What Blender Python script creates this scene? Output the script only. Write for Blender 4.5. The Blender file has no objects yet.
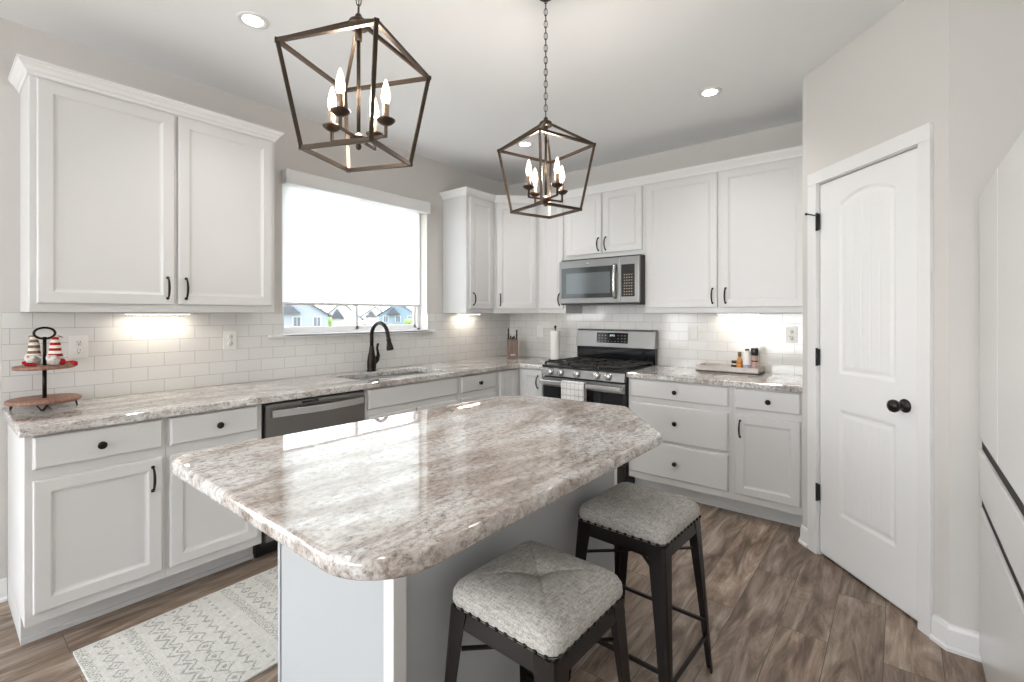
import bpy, bmesh, math, random
from mathutils import Vector, Matrix
random.seed(7)
PI = math.pi
R = math.radians
SC = bpy.context.scene
COL = SC.collection

# ------------------------------------------------------------------ camera
cam = bpy.data.cameras.new('camera'); camo = bpy.data.objects.new('camera', cam); COL.objects.link(camo)
camo.location = (3.288, -4.028, 1.355)
camo.rotation_euler = (R(90), 0, R(39.23))
cam.sensor_fit = 'HORIZONTAL'; cam.sensor_width = 36
cam.lens = 477.25 / 1024 * 36
cam.shift_x = (512 - 509.6) / 1024
cam.shift_y = -(341 - 314.27) / 1024
cam.clip_start = 0.02; cam.clip_end = 1000
SC.camera = camo

# ------------------------------------------------------------------ view, world, lights
SC.view_settings.view_transform = 'Standard'; SC.view_settings.look = 'None'
SC.view_settings.gamma = 1; SC.view_settings.use_curve_mapping = False
SC.view_settings.exposure = 0.23
w = bpy.data.worlds.new('sky'); SC.world = w; w.use_nodes = True
wn = w.node_tree; wn.nodes.clear()
bg = wn.nodes.new('ShaderNodeBackground'); wo = wn.nodes.new('ShaderNodeOutputWorld')
tc = wn.nodes.new('ShaderNodeTexCoord'); sep = wn.nodes.new('ShaderNodeSeparateXYZ'); rmp = wn.nodes.new('ShaderNodeValToRGB')
wn.links.new(tc.outputs['Generated'], sep.inputs[0]); wn.links.new(sep.outputs[2], rmp.inputs[0])
rmp.color_ramp.elements[0].position = 0.0; rmp.color_ramp.elements[0].color = (1.0, 0.99, 0.97, 1)
rmp.color_ramp.elements[1].position = 0.6; rmp.color_ramp.elements[1].color = (0.84, 0.91, 1.0, 1)
wn.links.new(rmp.outputs[0], bg.inputs[0]); bg.inputs[1].default_value = 6.5
wn.links.new(bg.outputs[0], wo.inputs[0])

def area(name, loc, rot, sx, sy, power, col=(1, 1, 1), portal=False, spread=180):
    l = bpy.data.lights.new(name, 'AREA'); l.shape = 'RECTANGLE'; l.size = sx; l.size_y = sy
    l.energy = power; l.color = col; l.spread = R(spread)
    if portal: l.cycles.is_portal = True
    o = bpy.data.objects.new(name, l); COL.objects.link(o); o.location = loc; o.rotation_euler = rot
    return o
# daylight through the patio door (wall x=0, left of the view) and the big windows behind the camera
area('daylight_patio_door', (-0.22, -5.5, 1.1), (0, R(-90), 0), 2.0, 1.8, 34, (0.88, 0.94, 1.0))
area('daylight_rear_windows', (2.1, -8.25, 1.45), (R(90), 0, 0), 3.6, 1.9, 100, (0.88, 0.94, 1.0))
area('window_portal', (-0.17, -1.82, 1.735), (0, R(-90), 0), 1.05, 1.26, 1, portal=True)

# ------------------------------------------------------------------ materials
def mat(name, base=(.8, .8, .8), rough=.5, metal=0, emit=None, es=0, spec=.5, coat=0):
    m = bpy.data.materials.new(name); m.use_nodes = True
    b = m.node_tree.nodes['Principled BSDF']
    b.inputs['Base Color'].default_value = (*base, 1); b.inputs['Roughness'].default_value = rough
    b.inputs['Metallic'].default_value = metal; b.inputs['Specular IOR Level'].default_value = spec
    b.inputs['Coat Weight'].default_value = coat
    if emit: b.inputs['Emission Color'].default_value = (*emit, 1); b.inputs['Emission Strength'].default_value = es
    return m
def N(m, t, **kw):
    n = m.node_tree.nodes.new(t)
    for k, v in kw.items(): setattr(n, k, v)
    return n
def L(m, a, b): m.node_tree.links.new(a, b)
def BS(m): return m.node_tree.nodes['Principled BSDF']
def ramp(m, fac, stops, interp='LINEAR'):
    r = N(m, 'ShaderNodeValToRGB'); r.color_ramp.interpolation = interp
    e = r.color_ramp.elements
    while len(e) < len(stops): e.new(.5)
    for i, (p, c) in enumerate(stops):
        e[i].position = p; e[i].color = (*c, 1) if len(c) == 3 else c
    L(m, fac, r.inputs[0]); return r.outputs[0]
def mapping(m, scale=(1, 1, 1), rot=(0, 0, 0), loc=(0, 0, 0), src='Object'):
    t = N(m, 'ShaderNodeTexCoord'); mp = N(m, 'ShaderNodeMapping')
    mp.inputs['Scale'].default_value = scale; mp.inputs['Rotation'].default_value = rot; mp.inputs['Location'].default_value = loc
    L(m, t.outputs[src], mp.inputs[0]); return mp.outputs[0]
def noise(m, vec, scale, detail=4, rough=.5, dist=0):
    n = N(m, 'ShaderNodeTexNoise'); n.inputs['Scale'].default_value = scale; n.inputs['Detail'].default_value = detail
    n.inputs['Roughness'].default_value = rough; n.inputs['Distortion'].default_value = dist
    if vec is not None: L(m, vec, n.inputs['Vector'])
    return n
def mixc(m, fac, a, b, mode='MIX'):
    x = N(m, 'ShaderNodeMix', data_type='RGBA', blend_type=mode)
    if isinstance(fac, (int, float)): x.inputs[0].default_value = fac
    else: L(m, fac, x.inputs[0])
    for i, v in ((6, a), (7, b)):
        if isinstance(v, tuple): x.inputs[i].default_value = (*v, 1)
        else: L(m, v, x.inputs[i])
    return x.outputs[2]
def bump(m, h, strength=.2, dist=.01):
    b = N(m, 'ShaderNodeBump'); b.inputs['Strength'].default_value = strength; b.inputs['Distance'].default_value = dist
    L(m, h, b.inputs['Height']); L(m, b.outputs[0], BS(m).inputs['Normal'])

M = {}
M['cab'] = mat('white_cabinet_paint', (.64, .635, .63), .38)
n = noise(M['cab'], mapping(M['cab']), 90, 3); bump(M['cab'], n.outputs[0], .03, .002)
M['trim'] = mat('white_trim_paint', (.76, .755, .75), .35)
M['door'] = mat('white_door_paint', (.79, .79, .785), .38)
M['wall'] = mat('greige_wall_paint', (.61, .588, .562), .85, spec=.3)
n = noise(M['wall'], mapping(M['wall']), 160, 3); bump(M['wall'], n.outputs[0], .08, .002)
M['ceil'] = mat('white_ceiling_paint', (.86, .865, .87), .9, spec=.2)
n = noise(M['ceil'], mapping(M['ceil']), 120, 3); bump(M['ceil'], n.outputs[0], .08, .002)
M['bronze'] = mat('oil_rubbed_bronze', (.022, .015, .012), .38, .7)
M['cage'] = mat('aged_bronze_bar', (.065, .046, .033), .38, .8)
M['black'] = mat('black_enamel', (.012, .012, .012), .3)
M['black_gloss'] = mat('black_glass', (.01, .01, .012), .06)
M['iron'] = mat('cast_iron', (.022, .02, .019), .55)
M['black_metal'] = mat('dark_gunmetal', (.009, .0055, .0045), .42, .25)
M['ss'] = mat('stainless_steel', (.27, .265, .26), .36, .95)
n = noise(M['ss'], mapping(M['ss'], (2, 2, 240)), 3, 3); bump(M['ss'], n.outputs[0], .05, .001)
M['ss_dark'] = mat('dark_stainless', (.22, .205, .195), .32, .9)
M['ss_bright'] = mat('polished_steel', (.62, .61, .60), .25, .95)
M['fridge'] = mat('white_appliance_finish', (.70, .70, .69), .22)
M['gasket'] = mat('black_recess', (.01, .01, .01), .7)
M['plastic'] = mat('white_outlet_plastic', (.78, .77, .75), .4)
M['slot'] = mat('dark_outlet_slot', (.12, .11, .10), .6)
M['lens'] = mat('lit_lamp_lens', (1, 1, 1), .5, emit=(1, .93, .83), es=14)
M['puck'] = mat('lit_led_puck', (1, 1, 1), .5, emit=(1, .90, .76), es=9)
M['bulb'] = mat('lit_candle_bulb', (1, .9, .75), .3, emit=(1, .74, .46), es=5)
M['sleeve'] = mat('candle_sleeve', (.35, .25, .18), .45, .4)
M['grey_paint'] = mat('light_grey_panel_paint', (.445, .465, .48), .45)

def granite(name, shift, stops):
    m = mat(name, rough=.03, spec=1.0)
    v = mapping(m, (1, 1, 1), (0, 0, shift))
    vs = mapping(m, (2.3, .8, 1), (0, 0, shift + .25))
    flow = noise(m, vs, 1.7, 5, .6, 1.4)
    base = ramp(m, flow.outputs[0], stops)
    st = noise(m, mapping(m, (38, 13, 25), (0, 0, shift + .2)), 1.3, 6, .72, 1.2)
    sc = ramp(m, st.outputs[0], [(.36, (.33, .27, .235)), (.47, (.72, .68, .64)), (.56, (1, 1, 1)), (.68, (1.0, 1.0, 1.0))])
    c = mixc(m, .72, base, sc, 'MULTIPLY')
    gr = noise(m, v, 60, 6, .8)
    g = ramp(m, gr.outputs[0], [(.34, (.10, .09, .085)), (.43, (.66, .645, .63)), (.52, (1, 1, 1))])
    c = mixc(m, .78, c, g, 'MULTIPLY')
    sp = N(m, 'ShaderNodeTexVoronoi'); sp.inputs['Scale'].default_value = 120; L(m, v, sp.inputs['Vector'])
    spm = noise(m, v, 9, 3, .6)
    s1 = ramp(m, sp.outputs['Distance'], [(.10, (1, 1, 1)), (.22, (0, 0, 0))])
    s2 = ramp(m, spm.outputs[0], [(.50, (0, 0, 0)), (.60, (1, 1, 1))])
    mk = mixc(m, 1, s1, s2, 'MULTIPLY')
    c = mixc(m, mk, c, (.10, .085, .08))
    bl = noise(m, v, 22, 4, .7)
    b = ramp(m, bl.outputs[0], [(.66, (0, 0, 0)), (.76, (.7, .7, .7))])
    c = mixc(m, b, c, (.86, .85, .83))
    L(m, c, BS(m).inputs['Base Color'])
    return m
M['granite'] = granite('granite_counter', .1, [(.34, (.42, .38, .355)), (.46, (.60, .575, .555)), (.54, (.73, .72, .71)), (.70, (.80, .80, .80))])
M['granite_island'] = granite('granite_island', .75, [(.36, (.38, .315, .28)), (.46, (.58, .53, .50)), (.55, (.73, .72, .715)), (.70, (.82, .82, .825))])

def tile(name, axis):
    m = mat(name, (.8, .79, .77), .10, spec=.7)
    t = N(m, 'ShaderNodeTexCoord'); s = N(m, 'ShaderNodeSeparateXYZ'); L(m, t.outputs['Object'], s.inputs[0])
    c = N(m, 'ShaderNodeCombineXYZ'); L(m, s.outputs[axis], c.inputs[0]); L(m, s.outputs[2], c.inputs[1])
    b = N(m, 'ShaderNodeTexBrick'); L(m, c.outputs[0], b.inputs['Vector'])
    b.inputs['Scale'].default_value = 1; b.inputs['Brick Width'].default_value = .154; b.inputs['Row Height'].default_value = .0757
    b.inputs['Mortar Size'].default_value = .0016; b.inputs['Mortar Smooth'].default_value = .3; b.offset = .5
    b.inputs['Color1'].default_value = (.70, .69, .675, 1); b.inputs['Color2'].default_value = (.73, .725, .71, 1)
    b.inputs['Mortar'].default_value = (.47, .455, .44, 1)
    L(m, b.outputs['Color'], BS(m).inputs['Base Color'])
    inv = N(m, 'ShaderNodeMath', operation='SUBTRACT'); inv.inputs[0].default_value = 1; L(m, b.outputs['Fac'], inv.inputs[1])
    wv = noise(m, t.outputs['Object'], 9, 2)
    ad = N(m, 'ShaderNodeMath', operation='MULTIPLY_ADD'); L(m, wv.outputs[0], ad.inputs[0]); ad.inputs[1].default_value = .5; L(m, inv.outputs[0], ad.inputs[2])
    bump(m, ad.outputs[0], .35, .003)
    return m
M['tile_y'] = tile('white_subway_tile_side', 1)
M['tile_x'] = tile('white_subway_tile_back', 0)

def floor_mat():
    m = mat('brown_plank_floor', rough=.36, spec=.4)
    t = N(m, 'ShaderNodeTexCoord'); s = N(m, 'ShaderNodeSeparateXYZ'); L(m, t.outputs['Object'], s.inputs[0])
    c = N(m, 'ShaderNodeCombineXYZ'); L(m, s.outputs[1], c.inputs[0]); L(m, s.outputs[0], c.inputs[1])
    b = N(m, 'ShaderNodeTexBrick'); L(m, c.outputs[0], b.inputs['Vector'])
    b.inputs['Scale'].default_value = 1; b.inputs['Brick Width'].default_value = 1.22; b.inputs['Row Height'].default_value = .18
    b.inputs['Mortar Size'].default_value = .0012; b.inputs['Mortar Smooth'].default_value = .2; b.offset = .37; b.offset_frequency = 2
    b.inputs['Color1'].default_value = (0, 0, 0, 1); b.inputs['Color2'].default_value = (1, 1, 1, 1); b.inputs['Mortar'].default_value = (.5, .5, .5, 1)
    sc = N(m, 'ShaderNodeVectorMath', operation='SCALE'); L(m, b.outputs['Color'], sc.inputs[0]); sc.inputs['Scale'].default_value = 9
    add = N(m, 'ShaderNodeVectorMath', operation='ADD'); L(m, t.outputs['Object'], add.inputs[0]); L(m, sc.outputs[0], add.inputs[1])
    mp = N(m, 'ShaderNodeMapping'); mp.inputs['Scale'].default_value = (7.5, 1.3, 1); L(m, add.outputs[0], mp.inputs[0])
    g1 = noise(m, mp.outputs[0], 1.5, 5, .62, 1.6)
    mp2 = N(m, 'ShaderNodeMapping'); mp2.inputs['Scale'].default_value = (60, 3, 1); L(m, add.outputs[0], mp2.inputs[0])
    g2 = noise(m, mp2.outputs[0], 2, 4, .6, .3)
    col = ramp(m, g1.outputs[0], [(.33, (.105, .070, .050)), (.45, (.205, .148, .110)), (.55, (.295, .228, .178)), (.68, (.44, .365, .30))])
    f = ramp(m, g2.outputs[0], [(.3, (.72, .70, .68)), (.6, (1.1, 1.1, 1.1))])
    col = mixc(m, .7, col, f, 'MULTIPLY')
    bc = ramp(m, b.outputs['Color'], [(0, (.80, .80, .80)), (1, (1.18, 1.16, 1.14))])
    col = mixc(m, 1, col, bc, 'MULTIPLY')
    col = mixc(m, b.outputs['Fac'], col, (.05, .038, .03))
    L(m, col, BS(m).inputs['Base Color'])
    bump(m, g2.outputs[0], .08, .002)
    return m
M['floor'] = floor_mat()

def fabric(name, c1, c2, sc=420):
    m = mat(name, rough=.95, spec=.15)
    a = noise(m, mapping(m, (1, .12, .6)), sc, 3, .7); b = noise(m, mapping(m, (.12, 1, .6)), sc, 3, .7)
    x = N(m, 'ShaderNodeMath', operation='ADD'); L(m, a.outputs[0], x.inputs[0]); L(m, b.outputs[0], x.inputs[1])
    h = N(m, 'ShaderNodeMath', operation='MULTIPLY'); L(m, x.outputs[0], h.inputs[0]); h.inputs[1].default_value = .5
    c = ramp(m, h.outputs[0], [(.38, c1), (.6, c2)]); L(m, c, BS(m).inputs['Base Color'])
    bump(m, h.outputs[0], .4, .002)
    return m
M['linen'] = fabric('oatmeal_linen', (.26, .245, .225), (.56, .54, .505), 300)
M['rug_cream'] = fabric('cream_rug_pile', (.50, .495, .46), (.67, .66, .62), 250)
M['rug_grey'] = fabric('grey_rug_yarn', (.27, .27, .26), (.42, .42, .40), 250)
M['towel_white'] = fabric('white_towel_cotton', (.66, .65, .63), (.80, .79, .77), 300)
M['towel_grey'] = fabric('grey_towel_stripe', (.42, .41, .41), (.55, .54, .53), 300)
M['paper'] = mat('paper_towel', (.80, .78, .75), .9)
M['beard'] = fabric('grey_plush', (.38, .36, .34), (.68, .66, .63), 120)
M['red'] = fabric('red_knit', (.20, .008, .010), (.38, .02, .022), 200)
M['cream_knit'] = fabric('cream_knit', (.62, .57, .50), (.75, .71, .64), 200)
M['brown_knit'] = fabric('brown_knit', (.13, .08, .06), (.22, .15, .12), 200)
M['skin'] = mat('felt_nose', (.62, .42, .33), .8)

def wood(name, c1, c2, rough=.5, sc=(3, 30, 3)):
    m = mat(name, rough=rough)
    n = noise(m, mapping(m, sc), 2.5, 5, .6, .8)
    L(m, ramp(m, n.outputs[0], [(.3, c1), (.7, c2)]), BS(m).inputs['Base Color']); return m
M['tray_wood'] = wood('warm_brown_tray_wood', (.15, .065, .04), (.33, .18, .125))
M['washed_wood'] = wood('whitewashed_tray_wood', (.42, .38, .35), (.68, .64, .60))
M['block_wood'] = wood('knife_block_wood', (.13, .085, .065), (.24, .17, .135), sc=(20, 20, 3))

def blind_mat():
    m = bpy.data.materials.new('white_solar_shade'); m.use_nodes = True; nt = m.node_tree; nt.nodes.clear()
    o = N(m, 'ShaderNodeOutputMaterial'); d = N(m, 'ShaderNodeBsdfDiffuse'); t = N(m, 'ShaderNodeBsdfTranslucent'); x = N(m, 'ShaderNodeMixShader')
    d.inputs[0].default_value = (.85, .85, .84, 1); t.inputs[0].default_value = (.88, .89, .90, 1); x.inputs[0].default_value = .85
    L(m, d.outputs[0], x.inputs[1]); L(m, t.outputs[0], x.inputs[2]); L(m, x.outputs[0], o.inputs[0]); return m
M['blind'] = blind_mat()
def glass_mat(name, tint=(1, 1, 1), refl=.06):
    m = bpy.data.materials.new(name); m.use_nodes = True; nt = m.node_tree; nt.nodes.clear()
    o = N(m, 'ShaderNodeOutputMaterial'); d = N(m, 'ShaderNodeBsdfTransparent'); g = N(m, 'ShaderNodeBsdfGlossy'); x = N(m, 'ShaderNodeMixShader')
    d.inputs[0].default_value = (*tint, 1); g.inputs['Roughness'].default_value = .01; x.inputs[0].default_value = refl
    L(m, d.outputs[0], x.inputs[1]); L(m, g.outputs[0], x.inputs[2]); L(m, x.outputs[0], o.inputs[0]); return m
M['pane'] = glass_mat('clear_window_glass')

# ------------------------------------------------------------------ mesh helpers
class B:
    def __init__(s): s.bm = bmesh.new(); s.mi = 0
    def _f(s, fs, smooth=False):
        for f in fs: f.material_index = s.mi; f.smooth = smooth
    def box(s, x0, x1, y0, y1, z0, z1, bev=0):
        if x0 > x1: x0, x1 = x1, x0
        if y0 > y1: y0, y1 = y1, y0
        if z0 > z1: z0, z1 = z1, z0
        v = [s.bm.verts.new(p) for p in ((x0, y0, z0), (x1, y0, z0), (x1, y1, z0), (x0, y1, z0), (x0, y0, z1), (x1, y0, z1), (x1, y1, z1), (x0, y1, z1))]
        fs = [s.bm.faces.new([v[i] for i in q]) for q in ((3, 2, 1, 0), (4, 5, 6, 7), (0, 1, 5, 4), (1, 2, 6, 5), (2, 3, 7, 6), (3, 0, 4, 7))]
        s._f(fs)
        if bev:
            es = list({e for f in fs for e in f.edges})
            r = bmesh.ops.bevel(s.bm, geom=es, offset=bev, segments=2, affect='EDGES', profile=.6)
            s._f(r['faces'])
        return s
    def prism(s, pts, z0, z1):
        a = [s.bm.verts.new((x, y, z0)) for x, y in pts]; b = [s.bm.verts.new((x, y, z1)) for x, y in pts]
        n = len(pts); fs = [s.bm.faces.new(a[::-1]), s.bm.faces.new(b)]
        fs += [s.bm.faces.new((a[i], a[(i + 1) % n], b[(i + 1) % n], b[i])) for i in range(n)]
        s._f(fs); return s
    def rings(s, rings, cap0=True, cap1=True, smooth=True, closed=True):
        V = [[s.bm.verts.new(p) for p in r] for r in rings]; n = len(V[0]); fs = []
        for a, b in zip(V, V[1:]):
            for i in range(n if closed else n - 1):
                fs.append(s.bm.faces.new((a[i], a[(i + 1) % n], b[(i + 1) % n], b[i])))
        s._f(fs, smooth)
        if cap0: s._f([s.bm.faces.new(V[0][::-1])])
        if cap1: s._f([s.bm.faces.new(V[-1])])
        return s
    def lathe(s, prof, c=(0, 0, 0), axis='z', n=20, smooth=True):
        rr = []
        for r, h in prof:
            r = max(r, 1e-5); ring = []
            for i in range(n):
                a = 2 * PI * i / n; u, v = r * math.cos(a), r * math.sin(a)
                p = {'z': (u, v, h), 'x': (h, u, v), 'y': (u, h, v), '-y': (u, -h, -v)}[axis]
                ring.append((p[0] + c[0], p[1] + c[1], p[2] + c[2]))
            if axis == 'y': ring = ring[::-1]
            rr.append(ring)
        return s.rings(rr, smooth=smooth)
    def tube(s, pts, rad, n=10, closed=False, square=False):
        pts = [Vector(p) for p in pts]; N_ = len(pts)
        rads = rad if isinstance(rad, (list, tuple)) else [rad] * N_
        rr = []; up = None
        for i, p in enumerate(pts):
            if closed: t = (pts[(i + 1) % N_] - pts[i - 1]).normalized()
            else: t = (pts[min(i + 1, N_ - 1)] - pts[max(i - 1, 0)]).normalized()
            if up is None:
                up = Vector((0, 0, 1)) if abs(t.z) < .9 else Vector((1, 0, 0))
            up = (up - t * up.dot(t)).normalized(); sd = t.cross(up)
            k = 4 if square else n; off = PI / 4 if square else 0
            rr.append([tuple(p + (up * math.cos(off + 2 * PI * j / k) + sd * math.sin(off + 2 * PI * j / k)) * rads[i]) for j in range(k)])
        if closed: rr.append(rr[0])
        s.rings(rr, cap0=not closed, cap1=not closed, smooth=not square)
        return s
    def bar(s, a, b, w, h=None, up=(0, 0, 1)):
        h = h or w; a = Vector(a); b = Vector(b); t = (b - a).normalized(); u = Vector(up)
        if abs(t.dot(u)) > .95: u = Vector((1, 0, 0))
        u = (u - t * u.dot(t)).normalized(); d = t.cross(u)
        q = [(-1, -1), (1, -1), (1, 1), (-1, 1)]
        return s.rings([[tuple(p + d * (w / 2 * i) + u * (h / 2 * j)) for i, j in q] for p in (a, b)], smooth=False)
    def sphere(s, c, r, seg=16, ring=10, sc=(1, 1, 1)):
        rr = []
        for j in range(ring + 1):
            t = PI * j / ring; rr.append([(c[0] + max(r * math.sin(t), 1e-5) * math.cos(2 * PI * i / seg) * sc[0], c[1] + max(r * math.sin(t), 1e-5) * math.sin(2 * PI * i / seg) * sc[1], c[2] - r * math.cos(t) * sc[2]) for i in range(seg)])
        return s.rings(rr)
    def build(s, name, mats, parent=None, bevel=0, loc=None, rotz=None, seg=2, weld=False):
        if weld: bmesh.ops.remove_doubles(s.bm, verts=s.bm.verts, dist=1e-4)
        bmesh.ops.recalc_face_normals(s.bm, faces=s.bm.faces)
        me = bpy.data.meshes.new(name); s.bm.to_mesh(me); s.bm.free()
        for m in (mats if isinstance(mats, (list, tuple)) else [mats]): me.materials.append(M[m] if isinstance(m, str) else m)
        o = bpy.data.objects.new(name, me); COL.objects.link(o)
        if parent: o.parent = parent
        if loc: o.location = loc
        if rotz is not None: o.rotation_euler = (0, 0, rotz)
        if bevel:
            md = o.modifiers.new('edge', 'BEVEL'); md.width = bevel; md.segments = seg; md.limit_method = 'ANGLE'; md.angle_limit = R(35)
        return o

def tag(o, label, cat, group=None):
    o['label'] = label; o['category'] = cat
    if group: o['group'] = group
    return o
def thing(name, label, cat, loc=(0, 0, 0), rotz=0, group=None):
    o = bpy.data.objects.new(name, None); COL.objects.link(o); o.location = loc; o.rotation_euler = (0, 0, rotz); o.empty_display_size = .05
    return tag(o, label, cat, group)
def struct(o): o['kind'] = 'structure'; return o
def sempty(name):
    o = bpy.data.objects.new(name, None); COL.objects.link(o); return struct(o)
def dup(root, loc, rotz=None, label=None):
    def cp(o, par):
        c = o.copy(); COL.objects.link(c)
        if par: c.parent = par
        for ch in list(o.children): cp(ch, c)
        return c
    r = cp(root, None); r.location = loc
    if rotz is not None: r.rotation_euler = (0, 0, rotz)
    if label: r['label'] = label
    return r

# ------------------------------------------------------------------ room shell
H = 2.757; XE = 4.45; YS = -8.0
YL0, YL1, ZL0, ZL1 = -2.474, -1.175, 1.200, 2.335          # kitchen window opening
PY0, PY1 = -6.4, -4.6                                   # patio door opening
b = B(); b.box(-.15, XE + .1, YS - .1, .15, -.06, 0); struct(b.build('floor', 'floor'))
b = B(); b.box(-.15, XE + .1, YS - .1, .15, H, H + .08); struct(b.build('ceiling', 'ceil'))
b = B()
b.box(-.15, 0, YS, PY0, 0, H); b.box(-.15, 0, PY0, PY1, 2.1, H); b.box(-.15, 0, PY1, YL0, 0, H)
b.box(-.15, 0, YL0, YL1, 0, ZL0); b.box(-.15, 0, YL0, YL1, ZL1, H); b.box(-.15, 0, YL1, .15, 0, H)
struct(b.build('wall_left', 'wall'))
b = B(); b.box(0, XE + .1, 0, .15, 0, H); struct(b.build('wall_back', 'wall'))
A = Vector((2.817, -.70)); Bq = Vector((3.443, -1.40)); T = (Bq - A).normalized(); NN = Vector((T.y, -T.x)); LW = (Bq - A).length  # NN faces the room
if NN.dot(Vector((-1, -1))) < 0: NN = -NN
def dp(s_, off=0, org=Vector((2.83, -.72))):             # point s along the angled wall, off towards the room
    p = org + T * s_ + NN * off; return (p.x, p.y)
A0 = dp(-.02); E0 = dp(LW - .022)
DS0, DS1, DH = .165, .79, 2.082                          # door leaf along the angled wall
b = B(); b.box(2.845, 2.93, -.737, 0, 0, H); struct(b.build('wall_pantry_side', 'wall'))
b = B()
q = lambda s0, s1, z0, z1: b.prism([dp(s0), dp(s1), dp(s1, -.11), dp(s0, -.11)], z0, z1)
q(.021, DS0 - .02, 0, H); q(DS1 + .02, LW - .018, 0, H); q(DS0 - .02, DS1 + .02, DH + .02, H)
struct(b.build('wall_pantry', 'wall'))
b = B(); b.prism([dp(LW - .018), (XE, dp(LW - .018)[1]), (XE, -1.30), (3.40, -1.30)], 0, H); struct(b.build('wall_right_return', 'wall'))
b = B(); b.box(XE, XE + .1, YS, 0, 0, H); struct(b.build('wall_right', 'wall'))
b = B(); b.box(0, XE, YS - .1, YS, 0, .5); b.box(0, XE, YS - .1, YS, 2.4, H); b.box(0, .3, YS - .1, YS, .5, 2.4); b.box(3.9, XE, YS - .1, YS, .5, 2.4)
b.box(2.0, 2.2, YS - .1, YS, .5, 2.4)
struct(b.build('wall_rear', 'wall'))
w2 = sempty('window_2')
for x0, x1 in ((.3, 2.0), (2.2, 3.9)):
    f = B(); f.box(x0, x1, YS - .08, YS - .03, .5, .56); f.box(x0, x1, YS - .08, YS - .03, 2.34, 2.4); f.box(x0, x0 + .06, YS - .08, YS - .03, .5, 2.4); f.box(x1 - .06, x1, YS - .08, YS - .03, .5, 2.4); f.box(x0, x1, YS - .07, YS - .04, 1.42, 1.47)
    f.build('window_frame', 'trim', w2)
    f = B(); f.box(x0 + .06, x1 - .06, YS - .058, YS - .054, .56, 2.34); f.build('pane', 'pane', w2)
d2 = sempty('door_2')
f = B()
for y0 in (PY0, (PY0 + PY1) / 2 - .03):
    y1 = y0 + (PY1 - PY0) / 2 + .03
    f.box(-.10, -.05, y0, y0 + .08, .02, 2.1); f.box(-.10, -.05, y1 - .08, y1, .02, 2.1); f.box(-.10, -.05, y0, y1, .02, .12); f.box(-.10, -.05, y0, y1, 2.02, 2.1)
f.build('door_frame', 'trim', d2)
f = B(); f.box(-.077, -.073, PY0 + .05, PY1 - .05, .1, 2.05); f.build('pane', 'pane', d2)
f = B(); f.box(0, .018, PY0 - .08, PY0, 0, 2.18); f.box(0, .018, PY1, PY1 + .08, 0, 2.18); f.box(0, .018, PY0 - .08, PY1 + .08, 2.1, 2.18); struct(f.build('trim_3', 'trim', bevel=.003))

# baseboards: board with shoe moulding
def baseboard(name, path, off_fn=None):
    prof = [(0, 0), (.022, 0), (.022, .012), (.014, .02), (.012, .085), (.007, .10), (0, .105)]
    b = B(); sweep(b, path, prof); return struct(b.build(name, 'trim'))
def sweep(b, path, prof, flip=1):
    """profile (outward, z) along an open xy path; outward is to the right of travel"""
    P_ = [Vector(p) for p in path]; rr = []
    for i, p in enumerate(P_):
        ns = []
        if i > 0: t = (P_[i] - P_[i - 1]).normalized(); ns.append(Vector((t.y, -t.x)))
        if i < len(P_) - 1: t = (P_[i + 1] - P_[i]).normalized(); ns.append(Vector((t.y, -t.x)))
        m_ = sum(ns, Vector((0, 0))); m_ = m_ / m_.length; k = 1 / m_.dot(ns[0])
        rr.append([(p.x + m_.x * k * o_ * flip, p.y + m_.y * k * o_ * flip, z_) for o_, z_ in prof])
    b.rings(rr, smooth=False)
baseboard('baseboard_left', [(0.0, -4.52), (0.0, -3.782)])
baseboard('baseboard_left_rear', [(0.0, YS), (0.0, -6.48)])
baseboard('baseboard_pantry_left', [(2.845, -.62), (2.845, -.7365), dp(.085)])
baseboard('baseboard_pantry_right', [dp(.857), dp(LW - .018), (3.60, dp(LW - .018)[1])])
# the path direction decides the side, fix the ones that came out inside the wall
for nm in ('baseboard_left', 'baseboard_left_rear', 'baseboard_pantry_left', 'baseboard_pantry_right'):
    pass

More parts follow.
